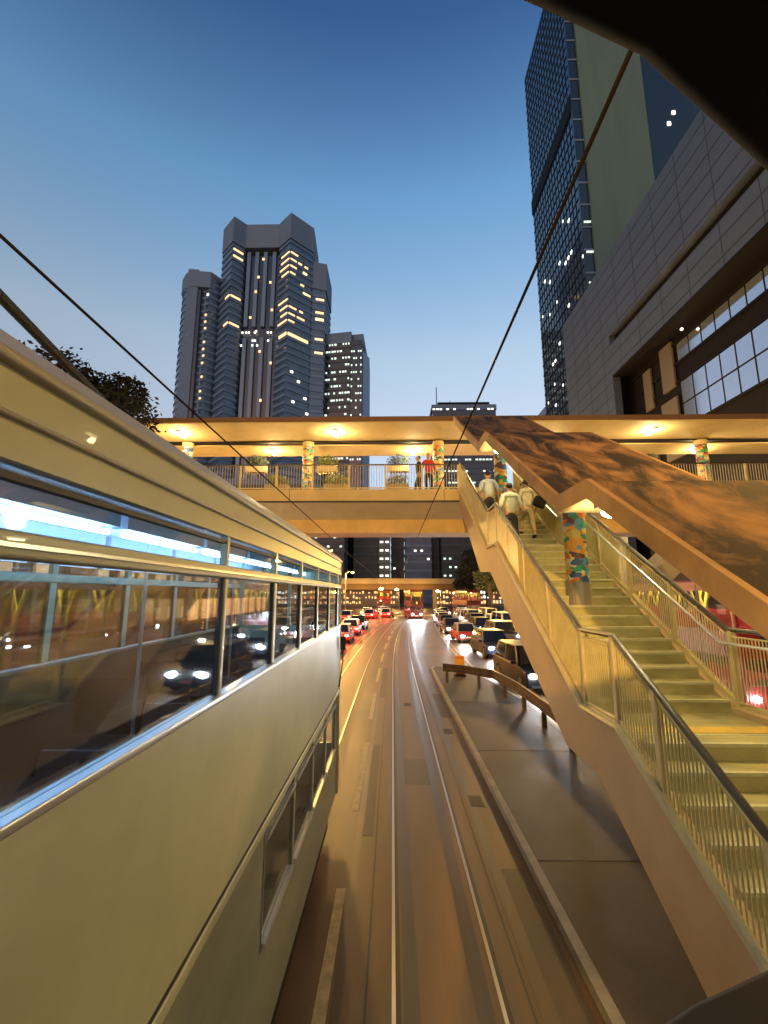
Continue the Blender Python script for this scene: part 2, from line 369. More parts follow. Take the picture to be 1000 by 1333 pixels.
light('upper_deck_light', 'AREA', (-2.2, 3.2, 4.30), 34, (.38, .68, 1), T, .5, rot=(R(180), 0, 0), sizey=10)
for k in range(11):
    y = -2 + .98 * k
    for x0, x1 in ((-2.9, -2.25), (-1.75, -1.1)):
        s = B(x0, x1, y, y + .42, 2.72, 2.78).build('seat', SEAT, T, bevel=.02)
        MB().prism([(y + .40, 2.75), (y + .45, 2.75), (y + .53, 3.22), (y + .49, 3.24)], 'x', x0, x1).build('seat_back', SEAT, s, bevel=.01)
        B((x0 + x1) / 2 - .03, (x0 + x1) / 2 + .03, y + .15, y + .25, 2.34, 2.72).build('seat_pedestal', DARK, s)
for y in (1.6, 4.1, 6.4): MB().tube([(-2.2, y, 2.34), (-2.2, y, 4.45)], .016).build('grab_pole', TRIM, T)
MB().tube([(-2.2, -2.5, 4.2), (-2.2, 8.9, 4.2)], .014).build('grab_rail', TRIM, T)
MB().tube([(-.99, 8.85, 2.3), (-.93, 8.9, 2.75), (-.93, 8.9, 3.0)], .012).build('mirror_arm', DARK, T)
B(-.98, -.88, 8.88, 8.92, 2.95, 3.2).build('mirror', DARK, T, bevel=.02)
B(-2.9, -1.1, .5, 8.5, .12, .46).build('underframe', BLK, T)
for y in (2.6, 4.3, 6.2, 7.9):
    for x in (-2.53, -1.46):
        MB().tube([(x - .05, y, .33), (x + .05, y, .33)], .33, 20).build('wheel', BLK, T)
# trolley pole of that tram
MB().tube([(-2.0, 4.5, 4.8), (-2.0, 4.7, 5.0)], .07).build('pole_base', BLK, T)
MB().tube([(-2.0, 4.7, 4.93), (-1.95, .9, 5.70)], .028).build('trolley_pole', DARK, T)

# ================================================================ VIEWER'S TRAM (only its front corner)
V = thing('double_decker_tram', (0, 0, 0), 'dark roof corner and window sill of the tram the view is taken from', 'tram')
eave = [(-.42, -.35), (-.3, -.02), (-.1, .17), (.078, .28), (.117, .293), (.213, .327), (.29, .371), (.36, .411), (.417, .444), (.6, .5), (1.1, .52), (1.4, .42), (1.56, .1), (1.62, -.4), (1.62, -7), (-.42, -7)]
MB().prism(eave, 'z', 4.45, 4.58).build('roof', BLK, V, bevel=.015)
sill = [(-.4, -.35), (-.36, .0), (-.2, .22), (.0, .345), (.1, .39), (.197, .437), (.257, .469), (.35, .507), (.5, .54), (.8, .57), (1.1, .58), (1.35, .48), (1.52, .12), (1.6, -.4), (1.6, -.46), (1.45, .02), (1.28, .32), (1.05, .43), (.7, .42), (.42, .39), (.30, .40), (.18, .35), (.02, .27), (-.15, .15), (-.30, -.05), (-.33, -.35)]
MB().prism(sill, 'z', 2.4, 3.655).build('front_panel', BLK, V, bevel=.015)
B(-.4, -.3, -7, -.8, 2.4, 3.4).build('side_panel', BLK, V); B(1.5, 1.6, -7, -.3, .5, 4.45).build('side_panel', BLK, V); B(.62, 1.5, .40, .44, 3.6, 4.45).build('front_panel', BLK, V); B(-.4, 1.5, -7, -6.9, 2.4, 4.45).build('rear_light_block', BLK, V)  # right side, upper front and rear panels: unseen, added to block cabin light
B(-.4, -.3, -.9, -.8, 3.4, 4.45).build('pillar', BLK, V); B(1.5, 1.6, -.5, -.4, 3.4, 4.45).build('pillar', BLK, V)
B(-.4, 1.5, -7, -.9, 2.3, 2.4).build('floor', BLK, V)

f = B(.45, .6, -4.6, -1.0, 4.40, 4.45).build('lamp_fitting', CEIL, V); B(.48, .57, -4.5, -1.1, 4.37, 4.40).build('lamp_tube', emis('warm_tube', (1, .86, .6), 8), f)
light('upper_deck_light', 'AREA', (.5, -2.6, 4.33), 75, (1, .86, .58), V, .3, sizey=3.6)
# ================================================================ FOOTBRIDGE
F = thing('footbridge', (0, 17.4, 0), 'covered concrete footbridge with lamps under its roof crossing the street', 'footbridge')
def fb(b, n, m, par=None, **k): 
    o = b.build(n, m, par or F, **k); o.matrix_parent_inverse = Matrix.Translation((0, -17.4, 0)) if par is None else Matrix.Identity(4); return o
BX0, BX1 = -16, 30
fb(MB().prism([(17.4, 7.5), (17.4, 7.98), (21.6, 7.98), (21.6, 7.5), (20.4, 7.0), (18.75, 7.0)], 'x', BX0, BX1), 'deck', CONC)
fb(MB().prism([(18.8, 6.45), (18.72, 7.0), (20.4, 7.0), (20.3, 6.45)], 'x', BX0, BX1), 'girder', CONCD)
for x in range(-16, 30, 6): fb(B(x, x + .02, 17.39, 17.4, 7.54, 7.97), 'expansion_joint', DARK)
fb(B(BX0, BX1, 17.38, 17.44, 7.47, 7.53), 'drip_edge', DARK)
# roof in two halves with a slot between
fb(B(BX0, BX1, 17.4, 19.62, 10.72, 10.92), 'roof', CONC); fb(B(BX0, BX1, 17.37, 17.42, 10.76, 10.96), 'roof_edge', mat('roof_edge_paint', (.13, .07, .04), .7))
fb(B(BX0, BX1, 19.98, 21.6, 10.62, 10.85), 'roof', CONC)
fb(B(BX0, BX1, 19.62, 19.98, 10.66, 10.98), 'roof_gutter', BLK)
for x in (-14.9, -9.2, -3.75, 2.06, 7.8, 13.65, 19.4):
    o = fb(MB().tube([(x, 19.7, 7.98), (x, 19.7, 10.45)], .24, 20), 'column', MURAL, smooth=False)
    fb(MB().tube([(x, 19.7, 10.45), (x, 19.7, 10.66)], .25, 20), 'column_head', CONC)
    fb(MB().tube([(x, 19.7, 7.98), (x, 19.7, 8.2)], .25, 20), 'column_base', TRIM)
def lamp(x, y, z, par, e=85, l=.7, ang=0, inv=True):
    a = fb(B(x - .10, x + .10, y - l / 2, y + l / 2, z - .05, z), 'ceiling_lamp', POLE) if inv else B(x - .1, x + .1, y - l / 2, y + l / 2, z - .05, z).build('ceiling_lamp', POLE, par)
    d = B(x - .075, x + .075, y - l / 2 + .03, y + l / 2 - .03, z - .12, z - .05).build('diffuser', LAMPW, a, bevel=.02)
    light('lamp_light', 'POINT', (x, y, z - .3), e, LC, a, .12)
for k in range(-2, 6):
    lamp(-2.37 + 6.6 * k, 18.5, 10.72, F)
    lamp(1.0 + 6.6 * k, 20.75, 10.62, F)
SX0, SX1 = 2.6, 4.7
def railing(x0, x1, y):
    b = MB(); n = int((x1 - x0) / .105)
    for i in range(n): x = x0 + (i + .5) * (x1 - x0) / n; b.tube([(x, y, 8.05), (x, y, 8.95)], .011, 5)
    fb(b, 'railing_bars', BAR)
    n = max(1, round((x1 - x0) / 1.45))
    for i in range(n + 1): x = x0 + i * (x1 - x0) / n; fb(B(x - .035, x + .035, y - .03, y + .03, 7.98, 8.97), 'railing_post', RAILP)
    fb(B(x0, x1, y - .035, y + .035, 8.965, 9.01), 'handrail', HAND)
    fb(B(x0, x1, y - .02, y + .02, 8.03, 8.07), 'bottom_rail', RAILP)
railing(BX0, SX0, 17.47); railing(SX1 + .1, BX1, 17.47); railing(BX0, BX1, 21.5)
for x in (-13.5, 16.5, 24): fb(B(x - .6, x + .6, 19.0, 20.1, 0, 6.45), 'pier', CONCD, bevel=.1)

# planters on the bridge
def leafclump(name, m, parent, c, r, n, sz, flat=1.0, seed=1):
    rnd = random.Random(seed); b = MB()
    for i in range(n):
        d = Vector((rnd.gauss(0, 1), rnd.gauss(0, 1), rnd.gauss(0, 1))).normalized() * (rnd.random() ** .4)
        p = Vector(c) + Vector((d.x * r[0], d.y * r[1], d.z * r[2]))
        u = Vector((rnd.uniform(-1, 1), rnd.uniform(-1, 1), rnd.uniform(-1, 1))).normalized(); w = u.orthogonal().normalized()
        s = sz * rnd.uniform(.6, 1.3)
        b.add([p - u * s, p + w * s * .45, p + u * s, p - w * s * .45], [(0, 1, 2, 3)])
    return b.build(name, m, parent)
PG = 'planters along the footbridge'
def planter(x, y, z, w, h, leafm, label, r, seed):
    t = thing('planter', (x, y, z), label, 'planter', PG)
    b = B(-w / 2, w / 2, -.18, .18, 0, h); b.build('planter_box', POT, t, bevel=.015)
    B(-w / 2 + .03, w / 2 - .03, -.15, .15, h, h + .01).build('soil', BARK, t)
    leafclump('foliage', leafm, t, (0, 0, h + r[2] * .7), r, 420, .06, seed=seed)
    b = MB()
    for k in range(5): b.tube([(random.uniform(-.2, .2), 0, h), (random.uniform(-.4, .4) * w, 0, h + r[2])], .01, 4)
    b.build('stem', BARK, t)
up = [(-10.0, 'leftmost high planter by the leftmost lamp of the footbridge'), (-6.5, 'high planter with a dark leafy bush behind the second railing bay'), (-3.1, 'high planter with a bright green bush right of the striped column'), (.3, 'high planter with spiky palm-like leaves against the pale sky'), (12.2, 'high planter with a dark bush on the right part of the footbridge')]
for i, (x, l) in enumerate(up): planter(x, 21.2, 9.68, 1.0, .34, LEAFY if i in (0, 2) else LEAF, l, (.6, .25, .32), i)
for x in (-10.0, -6.5, -3.1, .3, 12.2):
    b = MB().box(x - .4, x + .4, 21.1, 21.3, 9.64, 9.68)
    for s in (-.35, .35): b.box(x + s - .02, x + s + .02, 21.4, 21.44, 8.95, 9.66); b.box(x + s - .02, x + s + .02, 21.15, 21.44, 9.6, 9.64)
    fb(b, 'planter_bracket', HAND)
lo = [(-8.2, 'low planter at the left end behind the white tram roof line'), (-4.7, 'low planter with a round yellow-green bush left of the striped column'), (-2.3, 'low planter with a round yellow-green bush right of the striped column'), (.2, 'low planter with a small yellow-green bush near the stair end'), (11.0, 'low planter with yellow flowers behind the right railing')]
for i, (x, l) in enumerate(lo): planter(x, 18.2, 7.98, .95, .38, LEAFY, l, (.5, .3, .26), i + 20)

# ================================================================ STAIRWAY
ST = thing('stairway', (2.6, 3, 0), 'yellow-lit covered stairway climbing from the traffic island up to the footbridge', 'stairway')
INV = Matrix.Translation((-2.6, -3, 0))
def st(b, n, m, par=None, **k):
    o = b.build(n, m, par or ST, **k)
    if par is None: o.matrix_parent_inverse = INV
    return o
# walking line: (Y,Z) nosing profile from the ground up
steps = []   # (y0,z) lower flight
y, z = 1.55, 0.12
tops = []
n = 13; g = (5.69 - y) / n; r_ = (2.4 - z) / n
for i in range(n): tops.append((y + i * g, y + (i + 1) * g, z + (i + 1) * r_))
tops.append((5.69, 6.66, 2.4))
n = 16; g = (11.48 - 6.66) / n; r_ = (5.15 - 2.4) / n
for i in range(n): tops.append((6.66 + i * g, 6.66 + (i + 1) * g, 2.4 + (i + 1) * r_))
tops.append((11.48, 12.54, 5.15))
n = 16; g = (17.38 - 12.54) / n; r_ = (7.96 - 5.15) / n
for i in range(n): tops.append((12.54 + i * g, 12.54 + (i + 1) * g, 5.15 + (i + 1) * r_))
# stair body side profile: steps on top, soffit below
topline = [(1.55, .12)]
for y0, y1, z in tops: topline += [(y0, z), (y1, z)]
sof = [(17.38, 7.3), (13.72, 4.62), (12.35, 4.57), (7.39, 1.76), (6.35, 1.74), (3.45, .12)]
b = MB(); W2 = (SX0 + .12, SX1 - .12)
# treads + risers surface
for (a, c) in zip(topline[:-1], topline[1:]): b.quad((W2[0], *a), (W2[1], *a), (W2[1], *c), (W2[0], *c))
st(b, 'step', TREAD)
for y0, y1, z in tops: st(B(W2[0], W2[1], y0 - .012, y0 + .045, z - .03, z + .004), 'step_nosing', NOSE)
st(B(W2[0], W2[1], 5.75, 6.0, 2.4, 2.408), 'tactile_strip', YEL); st(B(W2[0], W2[1], 11.55, 11.8, 5.15, 5.158), 'tactile_strip', YEL)
# stringers (side plates)
def plate_top(dz): return [(1.4, .12 + dz), (5.69 - .05, 2.42 + dz), (6.66, 2.42 + dz), (11.48 - .05, 5.17 + dz), (12.54, 5.17 + dz), (17.38, 7.98 + dz)]
pt = plate_top(.06)
poly = [(1.4, .12)] + pt + sof
def strg(x0, x1):
    # split to convex-ish quads so the faces triangulate well
    lowf = lambda yy: interp([(1.4, .12), (3.45, .12), (6.35, 1.74), (7.39, 1.76), (12.35, 4.57), (13.72, 4.62), (17.38, 7.3)], yy)
    upf = lambda yy: interp(pt, yy)
    ys = sorted(set([p[0] for p in pt] + [3.45, 6.35, 7.39, 12.35, 13.72]))
    b = MB(); vs = []
    for yy in ys: vs += [(x0, yy, lowf(yy)), (x0, yy, upf(yy)), (x1, yy, upf(yy)), (x1, yy, lowf(yy))]
    fs = []
    for i in range(len(ys) - 1):
        for k in range(4): fs.append((4 * i + k, 4 * i + (k + 1) % 4, 4 * i + 4 + (k + 1) % 4, 4 * i + 4 + k))
    fs += [(0, 1, 2, 3), tuple(4 * (len(ys) - 1) + k for k in range(4))]
    return b.add(vs, fs)
def interp(P, x):
    for (a, b), (c, d) in zip(P[:-1], P[1:]):
        if x <= c: return b + (d - b) * (x - a) / (c - a)
    return P[-1][1]
STONEY = mat('stair_concrete', (.48, .34, .18), .7, var=.12, scale=.8, bump=.2)
st(strg(SX0, SX0 + .12), 'stringer', STONEY); st(strg(SX1 - .12, SX1), 'stringer', STONEY)
# soffit slab
b = MB()
for a, c in zip(sof[:-1], sof[1:]): b.quad((SX0 + .12, a[0], a[1] + .05), (SX1 - .12, a[0], a[1] + .05), (SX1 - .12, c[0], c[1] + .05), (SX0 + .12, c[0], c[1] + .05))
st(b, 'soffit', CONCD)
# stringer capping
for x in (SX0 - .02, SX1 + .02):
    st(MB().tube([(x, p[0], p[1] + .0) for p in pt], .05, 8), 'stringer_cap', RAILP)
# balustrade
hr = [(2.2, 1.52), (5.69, 3.5), (6.66, 3.5), (11.48, 6.24), (12.54, 6.24), (17.3, 9.0)]
def balustrade(x, side):
    rails = [[hr[0], hr[1], hr[2], (11.6, 6.24 + .07)], [(11.48, 6.35), (12.54, 6.35), (17.3, 9.0)]] if 0 else [hr]
    st(MB().tube([(x, a, c) for a, c in hr], .035, 8), 'handrail', HAND)
    st(MB().tube([(x, a, c - .09) for a, c in hr], .014, 6), 'upper_rail', RAILP)
    st(MB().tube([(x, a, c - .95) for a, c in hr], .02, 6), 'lower_rail', RAILP)
    b = MB(); yy = 2.25
    while yy < 17.3:
        t = interp(hr, yy); b.tube([(x, yy, t - .95), (x, yy, t - .09)], .010, 4); yy += .058
    st(b, 'railing_bars', RAILP)
    for yy in (2.3, 3.6, 4.9, 5.72, 6.62, 7.9, 9.2, 10.4, 11.46, 12.5, 13.7, 14.9, 16.1, 17.2):
        t = interp(hr, yy); st(B(x - .03, x + .03, yy - .035, yy + .035, t - 1.1, t), 'railing_post', RAILP)
    # solid kick panel of the upper flights
    b = MB(); seg = [p for p in hr if p[0] > 6.6]
    for (a, c), (d, e) in zip(seg[:-1], seg[1:]):
        a0 = a if a > 6.7 else 9.6; c0 = interp(hr, a0)
        b.add([(x - side * .012, a0, c0 - .98), (x - side * .012, a0, c0 - .13), (x - side * .012, d, e - .13), (x - side * .012, d, e - .98)] +
              [(x - side * .018, a0, c0 - .98), (x - side * .018, a0, c0 - .13), (x - side * .018, d, e - .13), (x - side * .018, d, e - .98)],
              [(0, 1, 2, 3), (4, 5, 6, 7), (0, 1, 5, 4), (1, 2, 6, 5), (2, 3, 7, 6), (3, 0, 4, 7)])
    st(b, 'railing_panel', RAILP)
    ins = [(x - side * .1 if 0 else x + side * .13, a, c - .17) for a, c in hr]
    st(MB().tube(ins, .02, 8), 'wall_handrail', TRIM if side < 0 else HAND)
balustrade(SX0 + .03, 1); balustrade(SX1 - .03, -1)
# canopy
cx0, cx1 = 2.45, 5.05
ct = [(2.4, 3.55), (5.54, 5.36), (6.54, 5.36), (11.29, 8.06), (12.23, 8.06), (17.0, 10.78)]
def canopy():
    vs = []; th = .2
    for a, c in ct: vs += [(cx0, a, c - th), (cx0, a, c), (cx1, a, c), (cx1, a, c - th)]
    fs = []
    for i in range(len(ct) - 1):
        for k in range(4): fs.append((4 * i + k, 4 * i + (k + 1) % 4, 4 * i + 4 + (k + 1) % 4, 4 * i + 4 + k))
    fs += [(0, 1, 2, 3), tuple(4 * (len(ct) - 1) + k for k in range(4))]
    return MB().add(vs, fs)
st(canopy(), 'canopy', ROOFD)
# canopy edge beams (lamp light painted in as a paler gold) and soffit
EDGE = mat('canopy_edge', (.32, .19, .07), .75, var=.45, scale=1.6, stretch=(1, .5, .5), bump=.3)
def edge(x0, x1, dz0, dz1):
    vs = []
    for a, c in ct: vs += [(x0, a, c - dz1), (x0, a, c - dz0), (x1, a, c - dz0), (x1, a, c - dz1)]
    fs = []
    for i in range(len(ct) - 1):
        for k in range(4): fs.append((4 * i + k, 4 * i + (k + 1) % 4, 4 * i + 4 + (k + 1) % 4, 4 * i + 4 + k))
    fs += [(0, 1, 2, 3), tuple(4 * (len(ct) - 1) + k for k in range(4))]
    return MB().add(vs, fs)
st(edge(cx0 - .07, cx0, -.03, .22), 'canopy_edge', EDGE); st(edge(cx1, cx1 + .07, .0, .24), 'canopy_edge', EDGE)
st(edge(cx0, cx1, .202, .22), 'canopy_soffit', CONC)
for (x, yy) in ((3.62, 9.1), (3.62, 14.9), (3.62, 4.2)):
    z0 = interp([(1.55, .12), (5.69, 2.4), (6.66, 2.4), (11.48, 5.15), (12.54, 5.15), (17.38, 7.96)], yy); z1 = interp(ct, yy) - .2
    if yy > 5:
        st(MB().tube([(0, 0, z0 + .38), (0, 0, z1)], .21, 20), 'column', MURAL).location = (x, yy, 0)
        st(MB().tube([(x, yy, z0 - .15), (x, yy, z0 + .42)], .22, 20), 'column_base', POLE)
def stlamp(x, yy, e):
    z = interp(ct, yy) - .22
    a = st(B(x - .16, x + .16, yy - .2, yy + .2, z - .06, z + .0), 'canopy_lamp', POLE)
    MB().ball((x, yy, z - .13), .15, 12, .5).build('diffuser', emis('canopy_lamp_glow', (1, .9, .55), 22), a, smooth=True)
    light('lamp_light', 'POINT', (x, yy, z - .22), e, (1, .84, .42), a, .1)
stlamp(2.80, 5.75, 75); stlamp(2.85, 11.7, 50); stlamp(4.4, 9.0, 45); stlamp(4.4, 14.6, 45); stlamp(4.2, 3.3, 30)

# boxed cabinet and ducts right of the stairs
t = thing('cabinet', (7.4, 12.6, 0), 'grey metal box on a post right of the stairway railing', 'cabinet')
MB().prism([(-.5, 4.5), (.3, 5.2), (.75, 4.9), (0, 4.2)], 'y', 0, .9).build('box', POLE, t, bevel=.03)
MB().tube([(.1, .45, 0), (.1, .45, 4.4)], .08).build('post', POLE, t)

# ================================================================ VEHICLES
def make_car(name, L, Wd, H, body, kind='saloon', head=HEAD, facing=-1, roofm=None, plate=PLATE):
    """built facing -Y (towards the viewer)"""
    t = bpy.data.objects.new(name, None); C.objects.link(t)
    h = Wd / 2; bel = H * .56 if kind != 'van' else H * .5
    if kind == 'saloon': hood, rear = .24, .82; fr, rr = .40, .70; hz = H * .50
    elif kind == 'suv': hood, rear = .22, .98; fr, rr = .36, .92; hz = H * .56; bel = H * .58
    else: hood, rear = .06, .99; fr, rr = .16, .97; hz = H * .48
    y = lambda f: -L / 2 + L * f
    pr = [(y(0), .28), (y(0), hz * .62), (y(.02), hz * .88), (y(hood), bel), (y(rear), bel), (y(.985), bel * .96), (y(1), bel * .6), (y(1), .3), (y(.93), .22), (y(.07), .22)]
    MB().prism(pr, 'x', -h, h).build('body', body, t, bevel=.07, seg=3)
    a = h * .96; c = h * .78
    g = [(y(hood) + .02, bel - .03), (y(fr), H), (y(rr), H), (y(rear) - .02, bel - .03)]
    vs = [(-a, g[0][0], g[0][1]), (-c, g[1][0], g[1][1]), (-c, g[2][0], g[2][1]), (-a, g[3][0], g[3][1])]
    vs += [(-x, yy, zz) for x, yy, zz in vs]
    MB().add(vs, [(0, 1, 2, 3), (4, 5, 6, 7), (0, 1, 5, 4), (1, 2, 6, 5), (2, 3, 7, 6)]).build('cabin', roofm or body, t, bevel=.05)
    V3 = [Vector(v) for v in vs]
    def inset(q, k, off):
        cc = sum(q, Vector()) / 4; nrm = (q[1] - q[0]).cross(q[3] - q[0]).normalized()
        if nrm.dot(cc - Vector((0, y(.55), bel))) < 0: nrm = -nrm
        return [cc + (p - cc) * k + nrm * off for p in q]
    ws = MB(); q = inset([V3[0], V3[1], V3[5], V3[4]], .86, .012); ws.quad(*q).build('windscreen', CGL, t)
    q = inset([V3[3], V3[2], V3[6], V3[7]], .84, .012); MB().quad(*q).build('rear_window', CGL, t)
    for s_ in (0, 4):
        q = inset([V3[s_], V3[s_ + 1], V3[s_ + 2], V3[s_ + 3]], .84, .012); sw = MB().quad(*q).build('side_window', CGL, t)
        mid = (q[0] + q[3]) / 2; mt = (q[1] + q[2]) / 2; dx = .014 if mid.x > 0 else -.014
        MB().quad(mid + Vector((dx, -.05, 0)), mt + Vector((dx, -.05, 0)), mt + Vector((dx, .05, 0)), mid + Vector((dx, .05, 0))).build('window_post', body, sw)
    rw = .33 if kind != 'suv' else .37
    for sx in (-1, 1):
        for yy in (y(.17), y(.81)):
            w = MB().tube([(sx * (h - .2), yy, rw), (sx * (h + .015), yy, rw)], rw, 20).build('wheel', TYRE, t)
            MB().tube([(sx * (h + .012), yy, rw), (sx * (h + .025), yy, rw)], rw * .6, 12).build('rim', RIM, w)
        MB().ball((sx * (h - .28), y(0) + .0, hz * .75), .15, 12, .62).build('headlight', head, t, smooth=True)
        B(sx * (h - .24) - .15, sx * (h - .24) + .15, y(1) - .02, y(1) + .03, bel * .72, bel * .88).build('tail_light', TAIL if facing > 0 else REDL, t, bevel=.02)
        MB().prism([(y(hood) + .2, bel), (y(hood) + .35, bel), (y(hood) + .35, bel + .15), (y(hood) + .22, bel + .15)], 'x', sx * h, sx * (h + .2)).build('wing_mirror', body, t, bevel=.02)
    gr = B(-h * .45, h * .45, y(0) - .015, y(0) + .02, hz * .6, hz * .84).build('grille', DARK, t)
    b = MB()
    for k in range(3): b.box(-h * .44, h * .44, y(0) - .025, y(0) - .014, hz * (.64 + .07 * k), hz * (.655 + .07 * k))
    b.build('grille_bar', CHROME, gr)
    B(-h * .8, h * .8, y(0) - .01, y(0) + .02, .28, .36).build('bumper_intake', DARK, t)
    B(-.26, .26, y(0) - .03, y(0) - .016, .42, .53).build('number_plate', plate, t)
    B(-.26, .26, y(1) + .016, y(1) + .03, .5, .61).build('number_plate', plate, t)
    return t
def paint(n, c): return mat(n, c, .35, 0, spec=.3)
P_blk, P_wht, P_red, P_slv, P_blu, P_gry = paint('black_car_paint', (.004, .0045, .006)), paint('white_car_paint', (.6, .6, .58)), paint('red_car_paint', (.32, .02, .02)), paint('silver_car_paint', (.35, .36, .38)), paint('dark_blue_car_paint', (.007, .012, .03)), paint('grey_car_paint', (.05, .05, .055))
CG = 'oncoming cars queuing right of the tracks'
def put(t, x, y, rz, label, cat='car', group=CG):
    t.location = (x + cv(y), y, .002); t.rotation_euler = (0, 0, rz); return tag(t, label, cat, group)
suv = make_car('parked_car', 4.7, 1.9, 1.75, P_blk, 'suv', plate=PLATER); suv.name = 'car'
put(suv, 6.1, 21.6, R(4), 'big black car nearest the stairway with its headlight glaring')
c = make_car('car', 4.4, 1.8, 1.62, P_blu, 'suv'); put(c, 6.45, 31.5, R(4), 'dark blue car second in the queue behind the big black one')
red = make_car('car', 4.5, 1.75, 1.48, P_red, 'saloon', head=HEADY, roofm=P_slv); put(red, 5.85, 40.8, R(3), 'red taxi with silver roof third in the oncoming queue', 'taxi')
sal = make_car('car', 4.5, 1.78, 1.45, P_gry, 'saloon', head=HEADY); put(sal, 5.4, 49, R(3), 'grey car fourth in the oncoming queue beside the double line')
whi = make_car('car', 4.6, 1.8, 1.5, P_wht, 'saloon', head=HEADY); put(whi, 10.9, 44, R(3), 'white car in the outer lane just left of the stairway edge')
van = make_car('van', 4.9, 1.8, 2.0, P_slv, 'van')
put(van, 8.6, 60, R(4), 'silver van in the middle lane of the oncoming queue', 'van')
def cp(src, x, y, rz, label, cat='car', group=CG):
    return put(copy_tree(src), x, y, rz, label, cat, group)
cp(c, 8.3, 47.5, R(3), 'dark car in the middle lane with two bright headlights')
cp(suv, 8.6, 53.8, R(3), 'black car in the middle lane right before the silver van')
cp(sal, 5.3, 56.5, R(4), 'small grey car fifth along the double white line')
cp(red, 5.2, 63.5, R(5), 'far red taxi along the double white line', 'taxi')
cp(whi, 5.0, 70.5, R(6), 'far white car along the double white line')
cp(sal, 11.2, 37.3, R(3), 'grey car in the outer lane half hidden by the stairway')
cp(van, 11.3, 51, R(3), 'silver van in the outer lane behind the white car', 'van')
cp(sal, 8.4, 67, R(5), 'far grey car in the middle lane under the trees')
cp(whi, 8.6, 76, R(6), 'farthest white car in the middle lane')
cp(suv, 8.7, 39, R(3), 'black car in the middle lane beside the red taxi')
cp(sal, 5.0, 78, R(7), 'far grey car beyond the far white car near the crossing')
cp(whi, 8.9, 84, R(7), 'farthest white car of the right-hand queue under the overpass')
cp(red, 5.6, 86, R(7), 'farthest red taxi of the right-hand queue', 'taxi')
cp(van, 11.6, 66, R(5), 'silver van in the outer lane under the trees', 'van')
cp(whi, 11.4, 58, R(4), 'white car in the outer lane behind the silver van')
# left carriageway (rear lamps lit)
LG = 'cars on the left carriageway'
away = make_car('car', 4.5, 1.78, 1.48, P_red, 'saloon', head=REDL, facing=1, roofm=P_slv)
def puta(t, x, y, rz, label, cat='car'): return put(t, x, y, R(180) + rz, label, cat, LG)
puta(away, -4.6, 40, 0, 'nearest red taxi with tail lights lit by the left tram end', 'taxi')
a2 = make_car('car', 4.6, 1.8, 1.5, P_wht, 'saloon', head=REDL, facing=1); puta(a2, -4.5, 33, 0, 'white car just beyond the end of the left tram')
a3 = make_car('car', 4.4, 1.78, 1.5, P_blk, 'saloon', head=REDL, facing=1); puta(a3, -4.4, 25.5, 0, 'black car nearest the end of the left tram')
def cpa(src, x, y, rz, label, cat='car'): return puta(copy_tree(src), x, y, rz, label, cat)
cpa(away, -4.7, 47, 0, 'second red taxi with tail lights lit in the left lane', 'taxi')
cpa(away, -7.4, 45, 0, 'red taxi in the second lane of the left carriageway', 'taxi')
cpa(away, -6.2, 76, -R(8), 'far red taxi in the glowing red cluster', 'taxi')
cpa(away, -4.0, 80, -R(8), 'farthest red taxi near the crossing', 'taxi')
cpa(a3, -4.9, 86, -R(8), 'far dark car with red tail lights near the crossing')
cpa(a2, -7.9, 84, -R(8), 'far white car with red tail lights near the crossing')
cpa(away, -8.8, 70, -R(5), 'red taxi in the second lane before the crossing', 'taxi')
cpa(away, -6.6, 92, -R(10), 'small red taxi under the overpass at left', 'taxi')
cpa(a3, -4.8, 54, -R(3), 'dark car with red tail lights in the left lane ahead of the taxis')
L2 = 'cars seen through the windows of the left tram'
for i, (x, y, s_, l, ct_) in enumerate([(-6.2, 18.5, suv, 'black car with white headlights seen through the left tram windows', 'car'), (-9.0, 21.5, c, 'dark blue car seen behind glass beside the tram numbered 3', 'car'),
          (-6.4, 31, whi, 'white car seen through the far panes of the left tram', 'car'), (-9.2, 30.5, van, 'silver van seen through the left tram windows', 'van'), (-12.0, 26, a3, 'black car in the outer left lane seen through glass', 'car'), (-6.3, 12.6, sal, 'grey car close behind the windows of the left tram', 'car')]):
    t = copy_tree(s_); t.location = (x, y, .002); t.rotation_euler = (0, 0, 0); tag(t, l, ct_, L2)

